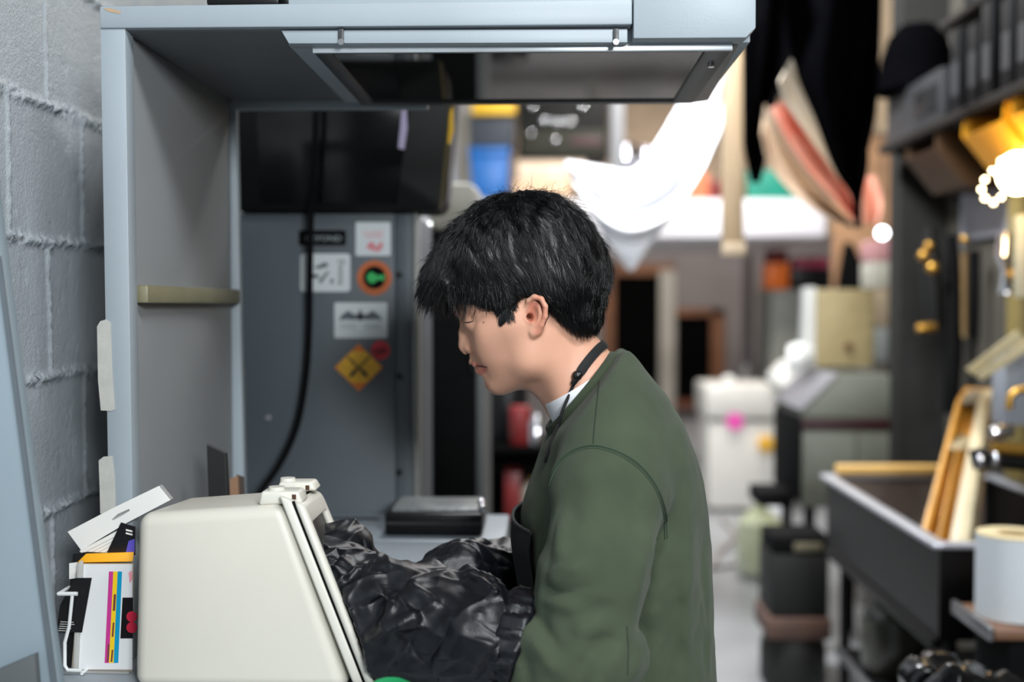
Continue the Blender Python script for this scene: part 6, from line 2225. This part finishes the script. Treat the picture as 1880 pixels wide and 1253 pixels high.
def make_sleeve(core, rad, k_, lo, hi, near, seed, count):
    S = SDF(lo, hi, .0030)
    S.add(S.chain(core, rad, k_), .02)
    for pts_, amp, wdt in TRACED:
        d_ = None
        for p_, q_2 in zip(pts_, pts_[1:]):
            c_ = S.cone(P(*p_), P(*q_2), 0, 0)
            d_ = c_ if d_ is None else np.minimum(d_, c_)
        S.D = S.D - amp * np.exp(-np.maximum(d_, 0) / wdt).astype(np.float32)
    q0_ = S.pts()
    wq = q0_ * 7
    warp = np.stack([vnoise(wq, 41), vnoise(wq, 42), vnoise(wq, 43)], -1) - .5
    S.D = S.D + .008 * (np.abs(2 * vnoise(q0_ * np.array([22, 15, 22], np.float32) + warp * 2, 44) - 1) - .25)
    S.D = S.D + .0022 * (np.abs(2 * vnoise(q0_ * np.array([62, 42, 62], np.float32) + warp * 6, 45) - 1) - .3)
    if near:
        S.D = smax(S.D, ((S.X - ce[0]) * cd[0] + (S.Y - ce[1]) * cd[1] + (S.Z - ce[2]) * cd[2]) + np.zeros_like(S.D), .006)
    pl = (S.X - A_.x) * fn.x + (S.Y - A_.y) * fn.y + (S.Z - A_.z) * fn.z
    lim = np.maximum(np.maximum((NYB + .0135) - S.Y, S.Y - (FYB - .015)), S.Z - (lerp4(.5, .13).z))
    S.D = np.where(np.broadcast_to(pl < .004, S.D.shape), smax(S.D, lim + np.zeros_like(S.D), .004), S.D)
    S.D = smax(S.D, -(pl + .017) + np.zeros_like(S.D), .003)
    S.D = smax(S.D, (CZ + .004) - S.Z + np.zeros_like(S.D), .006)
    me_ = smooth_mesh(S.mesh('sleeve'), 1, .3)
    x_in = P(640, 1100, 1.4).x
    wrinkle(me_, count, seed, (-1, 0, -.25), 70, (.0025, .0075), (.0035, .0085), (.018, .060), keep=lambda c: (c[:, 0] > x_in - .03) & (c[:, 0] < P(930, 1100, 1.33).x))
    zc_ = verts_of(me_)
    zc_[:, 2] = np.maximum(zc_[:, 2], CZ + .002)
    me_.vertices.foreach_set('co', zc_.ravel())
    me_.update()
    return mesh_object('sleeve', me_, M_nylon, GB, True)


ncore = [P(600, 1130, 1.41), P(655, 1175, 1.40), P(720, 1138, 1.385), P(800, 1150, 1.37), P(880, 1175, 1.345), P(930, 1186, 1.335)]
fcore = [P(590, 1010, 1.47), P(632, 1020, 1.465), P(662, 1052, 1.48), P(700, 1110, 1.50), P(740, 1095, 1.515), P(800, 1082, 1.535), P(846, 1056, 1.56), P(890, 1062, 1.60), P(968, 1050, 1.71)]
SLV = make_sleeve(ncore, [.090, .080, .060, .058, .058, .056], .03, (-.335, 1.225, CZ + .002), (-.005, 1.53, 1.24), True, 5, 140)
make_sleeve(fcore, [.035, .036, .030, .030, .036, .040, .045, .047, .056], .015, (-.335, 1.38, CZ + .002), (.02, 1.80, 1.30), False, 9, 90)
# elastic cuff gathered round the near forearm
g = G()
rows = []
cdv = Vector(cd)
ua = Vector((0, 1, 0)) - cdv * cdv.y
ua.normalize()
va = cdv.cross(ua)
NC = 90
ccen = Vector(P(942, 1182, 1.332))
for k, (o_, r_, amp) in enumerate(((-.026, .056, .0), (-.020, .062, .0012), (-.014, .0615, .0026), (-.008, .0625, .0028), (-.002, .0615, .0030), (.004, .0630, .0024), (.009, .0620, .0016), (.012, .057, .0008), (.010, .048, 0))):
    row = []
    for j in range(NC):
        a = 2 * PI * j / NC
        rr_ = r_ + amp * (math.sin(a * 21 + k * .4) + .6 * math.sin(a * 34 + 1.3 * k) + .5 * math.sin(a * 9 + k))
        sk = -.012 * math.sin(a + 2.2)
        q = ccen + cdv * (o_ + sk) + ua * (rr_ * math.cos(a)) + va * (rr_ * math.sin(a) * 1.02)
        row.append(g.bm.verts.new(q))
    rows.append(row)
for r0, r1_ in zip(rows, rows[1:]):
    for j in range(NC):
        g.bm.faces.new([r0[j], r0[(j + 1) % NC], r1_[(j + 1) % NC], r1_[j]])
g.done('cuff', M_nylon, SLV, angle=None)
# ================================================================== light
w = bpy.data.worlds.new('world')
SC.world = w
w.use_nodes = True
bg = w.node_tree.nodes['Background']
bg.inputs['Color'].default_value = (0.88, 0.95, 1.0, 1)
bg.inputs['Strength'].default_value = 0.06


def area(name, loc, aim, sx, sy, power, color):
    l = bpy.data.lights.new(name, 'AREA')
    l.shape = 'RECTANGLE'
    l.size, l.size_y = sx, sy
    l.energy = power
    l.color = color
    o = bpy.data.objects.new(name, l)
    COL.objects.link(o)
    o.location = loc
    o.rotation_euler = (Vector(aim) - Vector(loc)).to_track_quat('-Z', 'Y').to_euler()
    return o


area('shop_door_daylight', (1.0, -1.7, 2.3), (-0.2, 1.5, 1.45), 0.6, 0.5, 96, (0.92, 0.97, 1.0))
area('front_ceiling_lamp', (0.75, 0.0, 3.2), (0.0, 1.5, 1.3), 1.2, 0.3, 50, (0.95, 0.98, 1.0))
area('middle_ceiling_lamp', (0.9, 4.0, 4.0), (0.7, 4.4, 0), 1.2, 0.3, 34, (1.0, 0.97, 0.94))
area('back_ceiling_lamp', (1.2, 7.6, 4.0), (1.0, 8.4, 0), 1.5, 0.4, 145, (1.0, 0.96, 0.92))
area('far_ceiling_lamp', (1.5, 12.0, 4.1), (1.2, 13, 0), 1.5, 0.4, 130, (1.0, 0.94, 0.88))
area('cloth_fill_light', (0.1, 3.6, 3.4), (0.75, 4.6, 2.1), 0.5, 0.3, 160, (0.94, 0.97, 1.0))  # unseen light added to brighten the white cloth

SC.view_settings.view_transform = 'Standard'
SC.view_settings.look = 'None'
SC.view_settings.gamma = 1.0
SC.view_settings.exposure = 0.0
try:
    SC.view_settings.use_curve_mapping = False
except Exception:
    pass
SC.cycles.use_denoising = True
SC.cycles.max_bounces = 8
